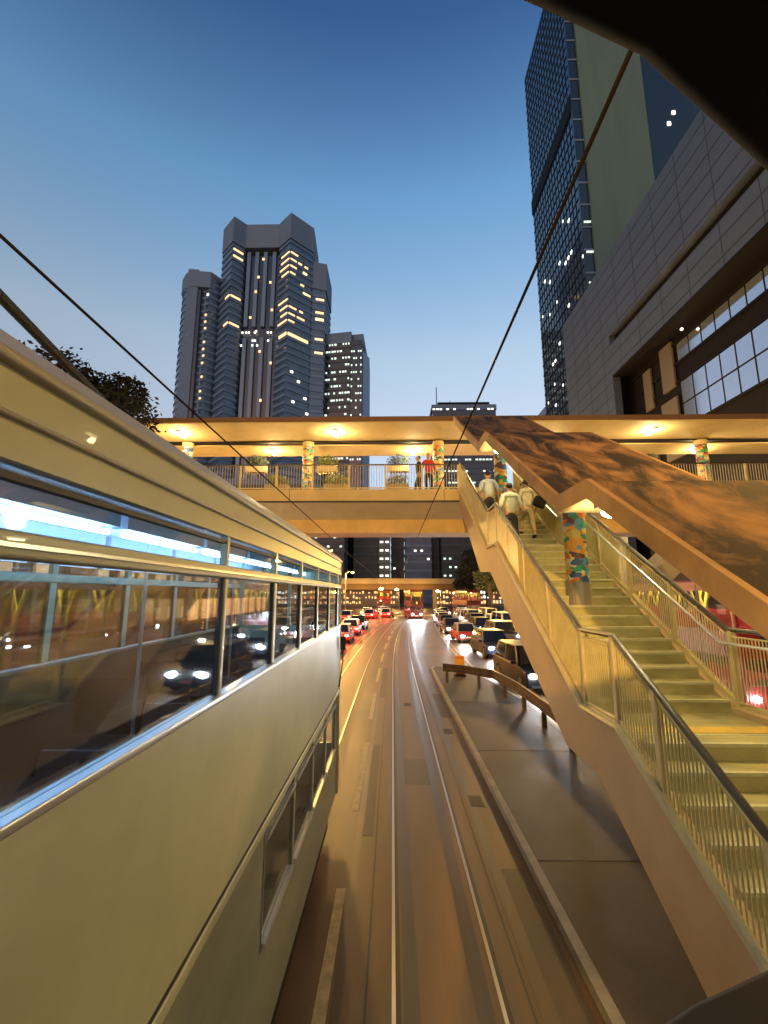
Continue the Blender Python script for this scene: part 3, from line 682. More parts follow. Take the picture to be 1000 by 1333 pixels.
def make_decker(name, L, Wd, H, paintm, num=None, headm=HEAD, inner=RSEAT):
    t = bpy.data.objects.new(name, None); C.objects.link(t); h = Wd / 2
    zf = H * .52; zu = H * .63; zt = H * .93
    for n_, z0, z1 in (('lower_panel', .3, 1.15), ('mid_panel', 1.95, zu), ('roof_panel', zt, H)):
        b = MB().box(-h, -h + .05, -L / 2 + .1, L / 2 - .1, z0, z1).box(h - .05, h, -L / 2 + .1, L / 2 - .1, z0, z1).box(-h + .1, h - .1, -L / 2, -L / 2 + .05, z0, z1).box(-h + .1, h - .1, L / 2 - .05, L / 2, z0, z1)
        b.build(n_, paintm, t)
    B(-h + .02, h - .02, -L / 2 + .02, L / 2 - .02, H - .02, H + .08).build('roof', paintm, t, bevel=.08, seg=3)
    B(-h + .06, h - .06, -L / 2 + .06, L / 2 - .06, zf, zf + .06).build('upper_floor', INDARK, t)
    B(-h + .06, h - .06, -L / 2 + .06, L / 2 - .06, .3, .36).build('lower_floor', INDARK, t)
    B(-h + .06, h - .06, -L / 2 + .06, L / 2 - .06, zf - .05, zf - .01).build('lower_ceiling', CEIL, t)
    for sx in (-1, 1):
        for sy in (-1, 1): B(sx * (h - .06) - .06, sx * (h - .06) + .06, sy * (L / 2 - .06) - .06, sy * (L / 2 - .06) + .06, .3, H).build('corner_post', paintm, t, bevel=.03)
    n = max(3, int(L / 1.7))
    for i in range(1, n):
        yy = -L / 2 + L * i / n
        for sx in (-1, 1): B(sx * (h - .03) - .03, sx * (h - .03) + .03, yy - .05, yy + .05, 1.15, H - .1).build('window_pillar', paintm if num else DARK, t)
    for z0, z1 in ((1.15, 1.95), (zu, zt)):
        for sx in (-1, 1): B(sx * (h - .03) - .003, sx * (h - .03) + .003, -L / 2 + .1, L / 2 - .1, z0, z1).build('side_window', GL, t)
        B(-h + .1, h - .1, -L / 2 + .02, -L / 2 + .026, z0, z1).build('front_window', GL, t)
    seats = MB(); k = -L / 2 + 1.2
    while k < L / 2 - .5:
        for sx in (-1, 1): B(sx * .65 - .4, sx * .65 + .4, k, k + .45, zf + .3, zf + .5).box(sx * .65 - .4, sx * .65 + .4, k + .4, k + .5, zf + .45, zf + 1.1).build('seat', inner, t)
        k += .95
    for i in range(1, n + 1):
        yy = -L / 2 + L * (i - .5) / n
        for sx in (-1, 1): MB().tube([(sx * .7, yy, zf), (sx * .7, yy, zf + 1.1), (sx * .45, yy, H - .1)], .045, 6).tube([(sx * .7, yy, zf + 1.1), (sx * .95, yy, H - .1)], .045, 6).build('grab_pole', YPOLE, t)
    for sx in (-.5, .5):
        MB().box(sx - .06, sx + .06, -L / 2 + .3, L / 2 - .3, H - .1, H - .05).build('lamp_strip', emis('bus_lamp_strip', (1, .85, .5), 22), t)
        MB().box(sx - .05, sx + .05, -L / 2 + .3, L / 2 - .3, zf - .1, zf - .06).build('lamp_strip', MATS['bus_lamp_strip'], t)
    for sx in (-1, 1):
        MB().ball((sx * (h - .35), -L / 2 - .01, .75), .13, 10, .8).build('headlight', headm, t, smooth=True)
        B(sx * (h - .25) - .1, sx * (h - .25) + .1, L / 2 - .02, L / 2 + .02, .8, 1.1).build('tail_light', TAIL, t)
        for yy in (-L * .3, L * .28):
            w = MB().tube([(sx * (h - .3), yy, .48), (sx * (h + .01), yy, .48)], .48, 20).build('wheel', TYRE, t)
            MB().tube([(sx * (h + .008), yy, .48), (sx * (h + .02), yy, .48)], .27, 14).build('rim', RIM, w)
        MB().tube([(sx * h, -L / 2 + .1, 2.2), (sx * (h + .2), -L / 2 - .15, 2.1), (sx * (h + .2), -L / 2 - .15, 1.8)], .025, 6).build('mirror', DARK, t)
    d = B(-.55, .55, -L / 2 - .02, -L / 2 + .02, zu - .5, zu - .12).build('destination_board', DARK, t)
    if num:
        cu = bpy.data.curves.new('num', 'FONT'); cu.body = num; cu.size = .42; cu.extrude = .004; cu.align_x = 'CENTER'
        o = bpy.data.objects.new('tmp', cu); C.objects.link(o); bpy.context.view_layer.update()
        me = bpy.data.meshes.new_from_object(o.evaluated_get(bpy.context.evaluated_depsgraph_get())); bpy.data.objects.remove(o)
        me.materials.append(emis('route_number', (1, .35, .05), 4)); q = bpy.data.objects.new('route_number', me); C.objects.link(q); q.parent = d
        q.rotation_euler = (R(90), 0, 0); q.location = (0, -L / 2 - .03, zu - .46)
    B(-.3, .3, -L / 2 - .03, -L / 2 - .01, .45, .58).build('number_plate', PLATE, t)
    return t
BG = 'double-decker buses'
bus = make_decker('double_decker_bus', 10.5, 2.5, 4.4, REDP)
bus.location = (12.2, 20.5, 0); tag(bus, 'red double-decker bus with yellow poles behind the stairway railing', 'bus', BG)
b2 = copy_tree(bus); b2.location = (-9.6, 11.8, 0); tag(b2, 'lit bus with red seats seen through the left tram windows', 'bus', BG)
b3 = copy_tree(bus); b3.location = (-13.5, 40, 0); tag(b3, 'red bus far behind on the left carriageway', 'bus', BG)
b4 = copy_tree(bus); b4.location = (13.5, 86, 0); b4.rotation_euler = (0, 0, R(6)); tag(b4, 'far red bus facing the viewer under the trees', 'bus', BG)
b5 = copy_tree(bus); b5.location = (-1.6, 96, 0); b5.rotation_euler = (0, 0, R(180)); tag(b5, 'far bus driving away under the overpass', 'bus', BG)
tr = make_decker('double_decker_tram', 8.9, 2.05, 4.5, MAROON, '3', inner=SEAT)
tr.location = (-8.9, 26.5, 0); tag(tr, 'dark red tram showing route number 3 seen through the left tram windows', 'tram')
tr2 = copy_tree(tr); tr2.location = (.6 + cv(78), 78, 0); tr2.rotation_euler = (0, 0, R(5)); tag(tr2, 'oncoming tram with glaring headlights far along the curving rails', 'tram')

# ================================================================ STREET FURNITURE
g = thing('guard_rail', (4.4, 13, .12), 'dark rusty guard rail on posts along the edge of the traffic island', 'guard rail')
gp = [(1.75 + .5, 21.4), (3.0, 20.9), (4.1, 19.6), (4.38, 17), (4.42, 13.5), (4.5, 9), (4.6, 4)]
b = MB()
for (x0, y0), (x1, y1) in zip(gp[:-1], gp[1:]):
    d = Vector((x1 - x0, y1 - y0, 0)); n_ = Vector((-d.y, d.x, 0)).normalized() * .04
    for za, zb, k in ((.47, .60, 1), (.60, .68, .4), (.68, .80, 1)):
        p = Vector((x0 - 4.4, y0 - 13, 0)); q = Vector((x1 - 4.4, y1 - 13, 0)); m_ = n_ * k
        vs = [p - m_, p + m_, q + m_, q - m_]; b.add([(v.x, v.y, za) for v in vs] + [(v.x, v.y, zb) for v in vs], [(0, 1, 2, 3), (4, 5, 6, 7), (0, 1, 5, 4), (1, 2, 6, 5), (2, 3, 7, 6), (3, 0, 4, 7)])
b.build('rail', GUARD, g)
for x, y_ in ((2.4, 21.3), (3.6, 20.2), (4.25, 18.4), (4.42, 16.4), (4.44, 14.4), (4.48, 12.4), (4.52, 10.4), (4.56, 8.4), (4.6, 6.4)):
    B(x - 4.4 - .06, x - 4.4 + .06, y_ - 13 - .06, y_ - 13 + .06, 0, .6).build('post', GUARD, g)
t = thing('traffic_bollard', (3.2, 22.9, .12), 'orange box-shaped bollard at the tip of the traffic island', 'bollard')
B(-.22, .22, -.1, .1, .1, .95).build('body', ORANGE, t, bevel=.06, seg=3); B(-.26, .26, -.14, .14, 0, .1).build('base', DARK, t); B(-.17, .17, -.108, -.1, .3, .8).build('panel', mat('orange_panel', (.85, .4, .06), .4), t)
def street_lamp(x, y, z, label, arm=1.2, e=0, group='street lamps', sz=.16, col=SODIUM):
    t = thing('street_lamp', (x, y, 0), label, 'street lamp', group)
    MB().tube([(arm, 0, 0), (arm, 0, z * .7), (arm, 0, z)], .1, 8, .06).build('pole', POLE, t)
    MB().tube([(arm, 0, z), (arm * .6, 0, z + .3), (0, 0, z + .32)], .04, 6).build('arm', POLE, t)
    hd = B(-.35, .35, -.15, .15, z + .2, z + .36).build('lamp_head', POLE, t, bevel=.05)
    MB().ball((0, 0, z + .12), sz, 10, .6).build('lamp_bulb', col, hd, smooth=True)
    if e: light('lamp_light', 'POINT', (0, 0, z - .1), e, SC, t, .25)
    return t
street_lamp(7.1, 7.0, 8.6, 'tall street lamp beside the road out by the stairway foot', 1.2, 450)
street_lamp(-3.0, -14.0, 9.0, 'tall street lamp behind the viewer on the left roadside', -1.6, 15000)
street_lamp(7.2, -9.0, 8.6, 'tall street lamp behind the viewer on the right roadside', 1.2, 300)
street_lamp(-5.6, 30, 8.0, 'street lamp beyond the left tram below the footbridge', -1.0, 2200)
street_lamp(-6.2, 45, 7.9, 'orange street lamp just above the left tram end', -1.2, 3000)
street_lamp(-6.9, 80, 7.4, 'orange street lamp left in front of the overpass', -1.2, 6000)
street_lamp(13.0, 36, 8.5, 'street lamp on the right pavement near the big black car', 1.2, 3000)
street_lamp(13.6, 62, 8.5, 'street lamp on the right pavement under the trees', 1.2, 6000)
street_lamp(-17, 22, 8.5, 'street lamp across the left carriageway', -1.2, 2200)
street_lamp(-17, 50, 8.5, 'street lamp far across the left carriageway', -1.2, 6000)
street_lamp(-2.6, 108, 4.9, 'orange lamp glowing under the overpass left of the middle', -.6, 900, sz=.4)
street_lamp(1.0, 112, 4.8, 'orange lamp glowing under the middle of the overpass', .6, 900, sz=.36)
street_lamp(8.7, 90, 4.3, 'orange lamp at the right under the overpass beside the trees', .6, 900, sz=.3)
# street sign posts / yellow bollard on the crossing
for x, y_, l in ((-3.4, 66, 'white signal post left of the tracks at the crossing'), (.3, 90, 'white signal post between the tracks at the crossing')):
    t = thing('traffic_signal', (x + cv(y_), y_, 0), l, 'traffic signal', 'signal posts at the crossing')
    MB().tube([(0, 0, 0), (0, 0, 3.2)], .06).build('pole', mat('signal_pole', (.6, .6, .5), .5) if 'signal_pole' not in MATS else MATS['signal_pole'], t)
    s_ = B(-.18, .18, -.12, .12, 2.3, 3.2).build('signal_box', DARK, t, bevel=.03)
    MB().ball((0, -.13, 2.95), .1, 8).build('red_lens', TAIL, s_)

def beam(par, x, y, z, e, col=(.85, .93, 1)):
    return light('headlight_beam', 'SPOT', (x, y, z), e, col, par, .08, rot=(R(86), 0, R(180)), spot=R(70))
for par, yy, e in ((suv, -2.4, 160), (c, -2.3, 160), (red, -2.35, 160), (whi, -2.35, 160), (sal, -2.35, 200), (tr2, -4.6, 1600)):
    beam(par, -.55, yy, .8, e); beam(par, .55, yy, .8, e)
for x, y_, e in ((-4.6, 37.2, 60), (-4.7, 44.3, 60), (-5.2, 72.5, 220), (-3.6, 76.5, 220)):
    light('tail_glow', 'POINT', (x + cv(y_), y_, .9), e, (1, .04, .02), None, .1)
# overhead wires
tag(MB().tube([(.77, -3, 5.72), (.77, 20, 5.68), (.8, 40, 5.68), (1.6, 60, 5.66), (4, 90, 5.6)], .0095, 6).build('overhead_wire', BLK, smooth=True), 'overhead tram wire running from top right down past the footbridge', 'wire')
tag(MB().tube([(-1.9, -3, 5.72), (-1.9, 20, 5.68), (-1.8, 40, 5.68), (-1, 60, 5.66), (1.4, 90, 5.6)], .0095, 6).build('overhead_wire', BLK, smooth=True), 'overhead tram wire above the left tram slanting across the sky', 'wire')

# ================================================================ TREES
def tree(name, loc, h, r, label, m, n=2600, trunk=.25, seed=3, leaf=.22, group=None, lumps=11, flat=.75):
    t = thing(name, loc, label, 'tree', group); rnd = random.Random(seed)
    tb = MB().tube([(0, 0, 0), (.1, 0, h * .3), (-.05, .1, h * .6)], trunk, 8, trunk * .5)
    cs = []
    for i in range(lumps):
        a = rnd.uniform(0, 2 * math.pi); d = r * rnd.uniform(.15, .78); z = h * .62 + r * flat * rnd.uniform(-.45, .75)
        c_ = Vector((d * math.cos(a), d * math.sin(a), z)); cs.append((c_, r * rnd.uniform(.25, .45)))
        tb.tube([(0, 0, h * rnd.uniform(.3, .5)), (c_.x * .5, c_.y * .5, (z + h * .45) / 2), tuple(c_)], trunk * .35, 5, .03)
    tb.build('trunk', BARK, t)
    b = MB()
    for i in range(n):
        c_, rr = rnd.choice(cs); d = Vector((rnd.gauss(0, 1), rnd.gauss(0, 1), rnd.gauss(0, 1))).normalized() * rr * rnd.random() ** .33 * (1.25 if rnd.random() < .12 else 1)
        p = c_ + Vector((d.x, d.y, d.z * .85)); u = Vector((rnd.uniform(-1, 1), rnd.uniform(-1, 1), rnd.uniform(-.6, .6))).normalized(); w = u.orthogonal().normalized(); w.rotate(Matrix.Rotation(rnd.uniform(0, 6.28), 3, u))
        s_ = leaf * rnd.uniform(.5, 1.2); b.add([p - u * s_, p + w * s_ * .5, p + u * s_, p - w * s_ * .5], [(0, 1, 2, 3)])
    b.build('crown', m, t); return t
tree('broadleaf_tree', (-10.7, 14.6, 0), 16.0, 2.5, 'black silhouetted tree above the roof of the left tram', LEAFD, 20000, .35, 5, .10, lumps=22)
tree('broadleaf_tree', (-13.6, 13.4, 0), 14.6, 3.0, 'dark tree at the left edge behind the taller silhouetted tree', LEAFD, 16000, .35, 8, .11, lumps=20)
TG = 'trees along the right pavement'
tree('broadleaf_tree', (17.6, 88, 0), 13.5, 5.2, 'large dark tree right of the far tram below the footbridge', LEAFD, 5000, .35, 11, .35, TG, 18)
tree('broadleaf_tree', (15.2, 72, 0), 9.5, 3.2, 'smaller tree lit yellow-green by a lamp next to the stairway edge', LEAF, 3000, .2, 12, .25, TG)
tree('broadleaf_tree', (22.6, 84, 0), 12, 4.5, 'dark tree behind the lit tree near the stairway edge', LEAFD, 4000, .35, 13, .35, TG, 14)
tree('broadleaf_tree', (16.5, 100, 0), 11, 4.0, 'farthest tree of the row beside the overpass', LEAFD, 3000, .3, 14, .35, TG)

# ================================================================ OVERPASS AND FAR STREET
OV = thing('overpass', (-6, 120, 0), 'orange-lit road overpass far down the street', 'overpass')
OVM = mat('overpass_concrete', (.42, .31, .17), .8, var=.15, scale=.2)
b = MB(); seg = 14; pts = [(-60 + 100 * i / seg, 6 - 9 * ((i / seg - .35) * 1.2) ** 2 * -1) for i in range(seg + 1)]
for z0, z1, o0, o1, nm, m_ in ((6.6, 8.0, 0, .4, 'parapet', OVM), (5.0, 6.6, .9, 9, 'deck', mat('overpass_beam', (.2, .12, .06), .8))):
    b = MB()
    for (xa, ya), (xb, yb) in zip(pts[:-1], pts[1:]):
        b.add([(xa, ya + o0, z0), (xa, ya + o1, z0), (xa, ya + o1, z1), (xa, ya + o0, z1), (xb, yb + o0, z0), (xb, yb + o1, z0), (xb, yb + o1, z1), (xb, yb + o0, z1)], [(0, 4, 5, 1), (1, 5, 6, 2), (2, 6, 7, 3), (3, 7, 4, 0), (0, 1, 2, 3), (4, 5, 6, 7)])
    b.build(nm, m_, OV)
for x in (-34, -22, -11, 3, 18, 30):
    y_ = interp([(p[0], p[1]) for p in pts], x) + 4; B(x - .6, x + .6, y_ - .6, y_ + .6, 0, 5.0).build('pier', OVM, OV)
for i, x in enumerate((-26, -18, -10, -2, 6, 14)):
    y_ = interp(pts, x) ; light('soffit_light', 'POINT', (x, y_ - 3, 4.2), 500, SC, OV, .3)
# lit low arcade behind the overpass
rnd = random.Random(4)
LB = []
def shopfront(x0, x1, y, h, label, wm, seed):
    t = thing('shop_building', ((x0 + x1) / 2, y, 0), label, 'building', 'low lit buildings at the street end'); w = x1 - x0; rn = random.Random(seed)
    B(-w / 2, w / 2, 0, 8, 0, h).build('wall', mat('shop_wall_%d' % seed, (.3, .22, .14), .8), t)
    n = int(w / 1.0); rows = max(1, int((h - .5) / 1.6)); cnt = 0
    for r0 in range(rows):
        for i in range(n):
            if rn.random() < .66 and cnt < 95:
                cnt += 1; xx = -w / 2 + (i + .5) * w / n; hw = rn.uniform(.12, .42); zz = .6 + 1.6 * r0 + rn.uniform(0, .3); B(xx - hw, xx + hw, -.06, 0, zz, zz + rn.uniform(.3, 1.0)).build('lit_window', wm[rn.randrange(len(wm))], t)
    B(-w / 2, w / 2, -1.0, 0, h - .3, h).build('awning', TAN, t)
W1 = emis('shop_window_amber', (1, .42, .10), 1.0); W0 = emis('dim_window', (1, .5, .2), .12); W3 = emis('shop_window_white', (.9, 1, .9), 1.2)
shopfront(-44, -20, 146, 6.5, 'low building with rows of amber windows left under the overpass', [W1, WARMW, W3], 1)
shopfront(-19, 2, 150, 5.5, 'low building with amber lights in the middle under the overpass', [W1, WARMW], 2)
shopfront(14, 40, 150, 5.5, 'low building with white lights right under the overpass', [W3, WARMW, W1], 3)

def tower(name, poly, z1, label, floor=3.6, wall=TGLASS, band=FAC, band_h=1.2, off=.25, parapet=0, group=None, z0=0):
    cx = sum(p[0] for p in poly) / len(poly); cy = sum(p[1] for p in poly) / len(poly)
    t = thing(name, (cx, cy, 0), label, 'building', group)
    P = [(x - cx, y - cy) for x, y in poly]
    MB().prism(P, 'z', z0, z1).build('curtain_wall', wall, t)
    A = sum(P[i][0] * P[(i + 1) % len(P)][1] - P[(i + 1) % len(P)][0] * P[i][1] for i in range(len(P)))
    def grow(d):
        out = []; n = len(P); s_ = 1 if A > 0 else -1
        for i in range(n):
            a, b_, c_ = Vector(P[i - 1]), Vector(P[i]), Vector(P[(i + 1) % n]); e1 = (b_ - a).normalized(); e2 = (c_ - b_).normalized()
            n1 = Vector((e1.y, -e1.x)) * s_; n2 = Vector((e2.y, -e2.x)) * s_; m_ = (n1 + n2); m_ = m_ / max(.4, m_.dot(n1)) if m_.length > .01 else n1
            out.append((b_.x + m_.x * d, b_.y + m_.y * d))
        return out
    if band_h:
        b = MB(); z = z0 + floor; G = grow(off)
        while z < z1 - parapet - .5: b.prism(G, 'z', z - band_h, z); z += floor
        b.build('floor_band', band, t)
    if parapet: MB().prism(grow(off * 1.6), 'z', z1 - parapet, z1 + .8).build('parapet', PARA, t)
    return t, (cx, cy)
def litwin(t, c0, cells, m, depth=.5, w=2.2, h=1.3):
    for x, y, z in cells: B(x - c0[0] - w / 2, x - c0[0] + w / 2, y - c0[1] - depth, y - c0[1], z, z + h).build('lit_window', m, t)

# --- main left tower
P1 = [(-85.2, 204.5), (-77.4, 196.8), (-73.4, 201.4), (-73.4, 205), (-55.4, 205), (-55.4, 201), (-48.8, 195.0), (-39.8, 204.6), (-41, 226), (-84, 226)]
t1, c1 = tower('skyscraper', P1, 186.5, 'tallest stepped glass skyscraper of the left group with a flat grey crown', 3.6, TGLASS, FAC, 1.5, .3, 13)
for i, x in enumerate((-71.4, -67.3, -63.0, -58.6)):
    B(x - c1[0] - .9, x - c1[0] + .9, 203.0 - c1[1], 204.6 - c1[1], 0, 126).build('fin', FIN, t1); B(x - c1[0] - .9, x - c1[0] + .9, 203.0 - c1[1], 204.6 - c1[1], 132, 173).build('fin', FIN, t1)
B(-73.3 - c1[0], -55.5 - c1[0], 204.2 - c1[1], 204.65 - c1[1], 0, 173.4).build('central_bay', DGLASS, t1)
rnd = random.Random(11)
def facecell(a, b, f, z): return (a[0] + (b[0] - a[0]) * f, a[1] + (b[1] - a[1]) * f, z)
def facewin(t, c0, a, b, f0, f1, z, h, m, out=.42):
    A_, B_ = Vector(facecell(a, b, f0, 0)), Vector(facecell(a, b, f1, 0)); d = (B_ - A_).normalized(); n_ = Vector((d.y, -d.x, 0)) * out; o = Vector((c0[0], c0[1], 0))
    q = [A_ + n_ - o, B_ + n_ - o]; r0 = [A_ - o, B_ - o]
    vs = [(p.x, p.y, zz) for zz in (z, z + h) for p in (q[0], q[1], r0[1], r0[0])]
    MB().add(vs, [(0, 1, 2, 3), (4, 5, 6, 7), (0, 1, 5, 4), (1, 2, 6, 5), (2, 3, 7, 6), (3, 0, 4, 7)]).build('lit_window', m, t)
aL, bL, cL = P1[0], P1[1], P1[2]; aR, bR, cR = P1[5], P1[6], P1[7]
for z, m_ in ((169, WARMW), (165.4, WARMW), (144, WARMW), (129.5, WARMW)):
    zz = round(z / 3.6) * 3.6 + .3; facewin(t1, c1, bL, cL, .05, .9, zz, .9, m_)
    if z < 165: facewin(t1, c1, aL, bL, .6, .97, zz, .9, m_)
for z in (166, 162, 158.5, 154, 140, 136.5, 133, 129):
    zz = round(z / 3.6) * 3.6 + .3
    facewin(t1, c1, aR, bR, rnd.uniform(.1, .4), .97, zz, .7, WARMW)
    if rnd.random() < .7: facewin(t1, c1, bR, cR, .03, rnd.uniform(.2, .35), zz, .7, WARMW)
zz = round(121 / 3.6) * 3.6 + .3; facewin(t1, c1, bR, cR, .03, .9, zz, 1.4, WARMW); facewin(t1, c1, aR, bR, .3, .97, zz, 1.4, WARMW)
for k in range(12):
    z = rnd.choice([161, 157, 150, 147, 143, 137, 133]); zz = round(z / 3.6) * 3.6 + .3; f = rnd.uniform(.35, .8); facewin(t1, c1, bR, cR, f, f + .15, zz, .8, WARMW)
for k in range(13):
    x = rnd.uniform(-73, -56); litwin(t1, c1, [(x, 203.2, rnd.choice([128.3, 129, 124, 121.5]))], WHITEW, .3, .8, .9)
for x, z in ((-62, 78 + 15), (-63.6, 118), (-58, 112), (-60, 155), (-67, 150), (-66, 158), (-69, 136), (-64, 168), (-58.6, 140)): litwin(t1, c1, [(x, 202.9, z)], WARMW, .3, 1.0, 1.2)
for z, f in ((106, .2), (93, .8), (86.5, .9), (99, .5), (90, .3)): facewin(t1, c1, bR, cR, f, f + .1, round(z / 3.6) * 3.6 + .3, 1, WHITEW)
B(-73.6 - c1[0], -55.2 - c1[0], 201.3 - c1[1], 205 - c1[1], 174, 187.2).build('parapet', PARA, t1)
# right lower block of the main tower
P1b = [(-39.7, 205.5), (-33.2, 207.5), (-33.2, 226), (-40.9, 226)]
tb_, cb_ = tower('skyscraper', P1b, 168, 'narrow lower tower attached right of the tallest skyscraper', 3.6, TGLASS, FAC, 1.4, .25, 14)
for z in (146, 142, 138.5, 135, 126, 120): facewin(tb_, cb_, P1b[0], P1b[1], .3, .9, round(z / 3.6) * 3.6 + .3, 1, WARMW)
# --- left curved tower
P2 = [(-106.5, 212), (-104.8, 206), (-102.0, 202), (-98.4, 199.5), (-95.0, 200.6), (-95.0, 203), (-91, 202.2), (-89.2, 201), (-86.5, 203.5), (-84.4, 207.5), (-86, 226), (-104, 226)]
t2, c2 = tower('skyscraper', P2, 158, 'rounded glass skyscraper standing leftmost of the left group', 3.6, TGLASS, FAC, 1.3, .25, 0)
P2c = [(-99.6, 199.2), (-94.8, 199.9), (-94.8, 203), (-99.6, 203)]
MB().prism([(x - c2[0], y - c2[1]) for x, y in P2c], 'z', 0, 161).build('concrete_core', PARA, t2)
MB().prism([(x - c2[0], y - c2[1]) for x, y in [(-94.8, 200.7), (-93.4, 200.9), (-93.4, 204), (-94.8, 204)]], 'z', 0, 151).build('dark_recess', DGLASS, t2)
MB().prism([(x - c2[0], y - c2[1]) for x, y in [(-105.6, 206), (-102.0, 201.6), (-98.4, 199.1), (-88.8, 200.4), (-84.6, 207), (-86, 222), (-104, 222)]], 'z', 151.5, 160).build('crown', PARA, t2)
for z in (146, 133, 128, 122, 119, 116, 112, 104, 98, 92, 138): f = rnd.uniform(0, .4); facewin(t2, c2, P2[6], P2[7], f, f + .5, round(z / 3.6) * 3.6 + .3, .9, WARMW if z < 145 else WHITEW)
for z in (94, 90.5, 87): facewin(t2, c2, P2[0], P2[1], .1, .8, z, 1, WARMW)
# --- dark green-lit block
P3 = [(-33, 212), (-20.5, 210), (-20.4, 213), (-14.6, 212.2), (-13.8, 234), (-33, 238)]
t3, c3 = tower('office_building', P3, 132, 'dark office block with rows of green-white lit windows right of the skyscrapers', 3.7, DGLASS, mat('dark_band', (.05, .055, .06), .6), 1.5, .25, 5)
MB().prism([(x - c3[0], y - c3[1]) for x, y in [(-14.4, 212.5), (-11.5, 220), (-12, 236), (-13.5, 236)]], 'z', 0, 124).build('side_wall', mat('pale_blue_wall', (.22, .30, .42), .5), t3)
n = 0
for k in range(17):
    z = 66 + 3.7 * k + .3
    for i in range(9):
        if rnd.random() < .52 and n < 98: f = i / 9 + .02; n += 1; facewin(t3, c3, P3[0], P3[1], f, f + rnd.choice([.05, .08]), round(z / 3.7) * 3.7 + .3, .8, COOLW, .4)
t3b, c3b = tower('office_building', [(-20.2, 209.5), (-14.5, 209), (-14.5, 212), (-20.2, 212)], 128, 'dark stepped wing of the office block with scattered green lights', 3.7, DGLASS, DGLASS, .6, .15, 0)
n = 0
for k in range(16):
    for i in range(5):
        if rnd.random() < .5 and n < 60: n += 1; facewin(t3b, c3b, (-20.2, 209.5), (-14.5, 209), i / 5 + .03, i / 5 + .14, 66 + 3.7 * k, .8, COOLW, .3)
# --- small dark block behind the bridge
t4, c4 = tower('office_building', [(28, 300), (71.5, 300), (71.5, 320), (28, 320)], 131.5, 'flat-topped dark office block peeping over the footbridge roof in the centre', 4, DGLASS, mat('small_band', (.06, .07, .09), .6), 1.4, .3, 3)
B(32 - c4[0], 68 - c4[0], 303 - c4[1], 315 - c4[1], 131.5, 135.5).build('roof_screen', BLK, t4)
MB().tube([(31.5 - c4[0], 306 - c4[1], 131), (31.5 - c4[0], 306 - c4[1], 148)], .3, 6).build('antenna', BLK, t4)
MB().tube([(41 - c4[0], 306 - c4[1], 131), (41 - c4[0], 306 - c4[1], 138)], .2, 6).build('antenna', BLK, t4)
n = 0
for z in (126, 100, 96, 92, 84, 76):
    for i in range(18):
        if rnd.random() < .7 and n < 90: n += 1; x = 29 + i * 2.35; litwin(t4, c4, [(x, 299.6, round(z / 4) * 4 + .4)], COOLW if z < 120 else WHITEW, .2, 1.6, 1)
# --- background blocks under the bridge
bgs = [(-32, -18, 170, 42, (.05, .05, .06), 'dark block with scattered green lights far behind the tram end', COOLW, .3), (-16, -6, 190, 43, (.06, .065, .075), 'blank grey block left of the one with a lit stair column', WHITEW, .03),
       (-5.5, -1, 186, 44, (.12, .12, .11), 'narrow block with a vertical column of lit windows', WHITEW, .75), (-.5, 5, 195, 41, (.05, .05, .055), 'dark block in the middle of the far skyline', WHITEW, .05),
       (5.4, 16, 188, 43, (.10, .12, .16), 'pale blue-grey block with bright top windows', WHITEW, .12), (16.5, 19.5, 192, 44, (.03, .03, .035), 'narrow black block right of the pale blue one', COOLW, .05),
       (20, 42, 186, 40, (.045, .045, .045), 'wide dark block with green-white lights right behind the trees', COOLW, .25), (42.5, 64, 176, 36, (.06, .055, .05), 'dark block behind the stairway right of the trees', WARMW, .15), (-64, -34, 168, 46, (.05, .05, .05), 'wide dark block behind the left tram end', WARMW, .15)]
for i, (x0, x1, y_, h_, col, lab, wm, pr_) in enumerate(bgs):
    tt, cc = tower('office_building', [(x0, y_), (x1, y_), (x1, y_ + 14), (x0, y_ + 14)], h_, lab, 3.4, mat('far_block_%d' % i, col, .6, var=.25, scale=.2), mat('far_band_%d' % i, tuple(c_ * 1.5 for c_ in col), .7), 1.0, .15, 1.5, 'far buildings beyond the overpass')
    n = 0
    for k in range(2, int(h_ / 3.4) - 1):
        nn = max(2, int((x1 - x0) / 2.2))
        for j in range(nn):
            if rnd.random() < pr_ * 1.5 and n < 90: n += 1; xx = x0 + (j + .5) * (x1 - x0) / nn; litwin(tt, cc, [(xx, y_ - .15, 3.4 * k + .4)], wm, .12, .9 if pr_ < .7 else 1.3, .7)

# ================================================================ RIGHT SIDE BUILDINGS
PD = thing('office_podium', (18, 30, 0), 'long purple-grey stone podium on the right with ribbon windows and overhang', 'building')
def pd(b, n_, m_, **k): o = b.build(n_, m_, PD, **k); o.matrix_parent_inverse = Matrix.Translation((-18, -30, 0)); return o
pd(B(18, 18.6, 0, 44.5, 25.0, 31.7), 'upper_cladding', STONE); pd(B(18, 18.6, 35.2, 44.5, 0, 25.0), 'end_cladding', STONE)
pd(B(18, 18.6, 0, 35.2, 21.5, 24.1), 'lower_cladding', STONE); pd(B(18.5, 19, 0, 35.2, 24.0, 25.1), 'slot_back', BLK)
pd(B(19.5, 50, 0, 44.0, 0, 31.5), 'core', BLK)
pd(B(18.0, 19.5, 0, 35.2, 21.35, 21.5), 'overhang_soffit', BLK)
b = MB()
for z in [1.1 * k for k in range(29)]:
    if z > 25: b.box(17.985, 18, 0, 44.5, z, z + .05)
    elif z > 21.5 and z < 24.1: b.box(17.985, 18, 0, 35.2, z, z + .05); b.box(17.985, 18, 35.2, 44.5, z, z + .05)
    else: b.box(17.985, 18, 35.2, 44.5, z, z + .05)
pd(b, 'panel_joint', DARK)
b = MB()
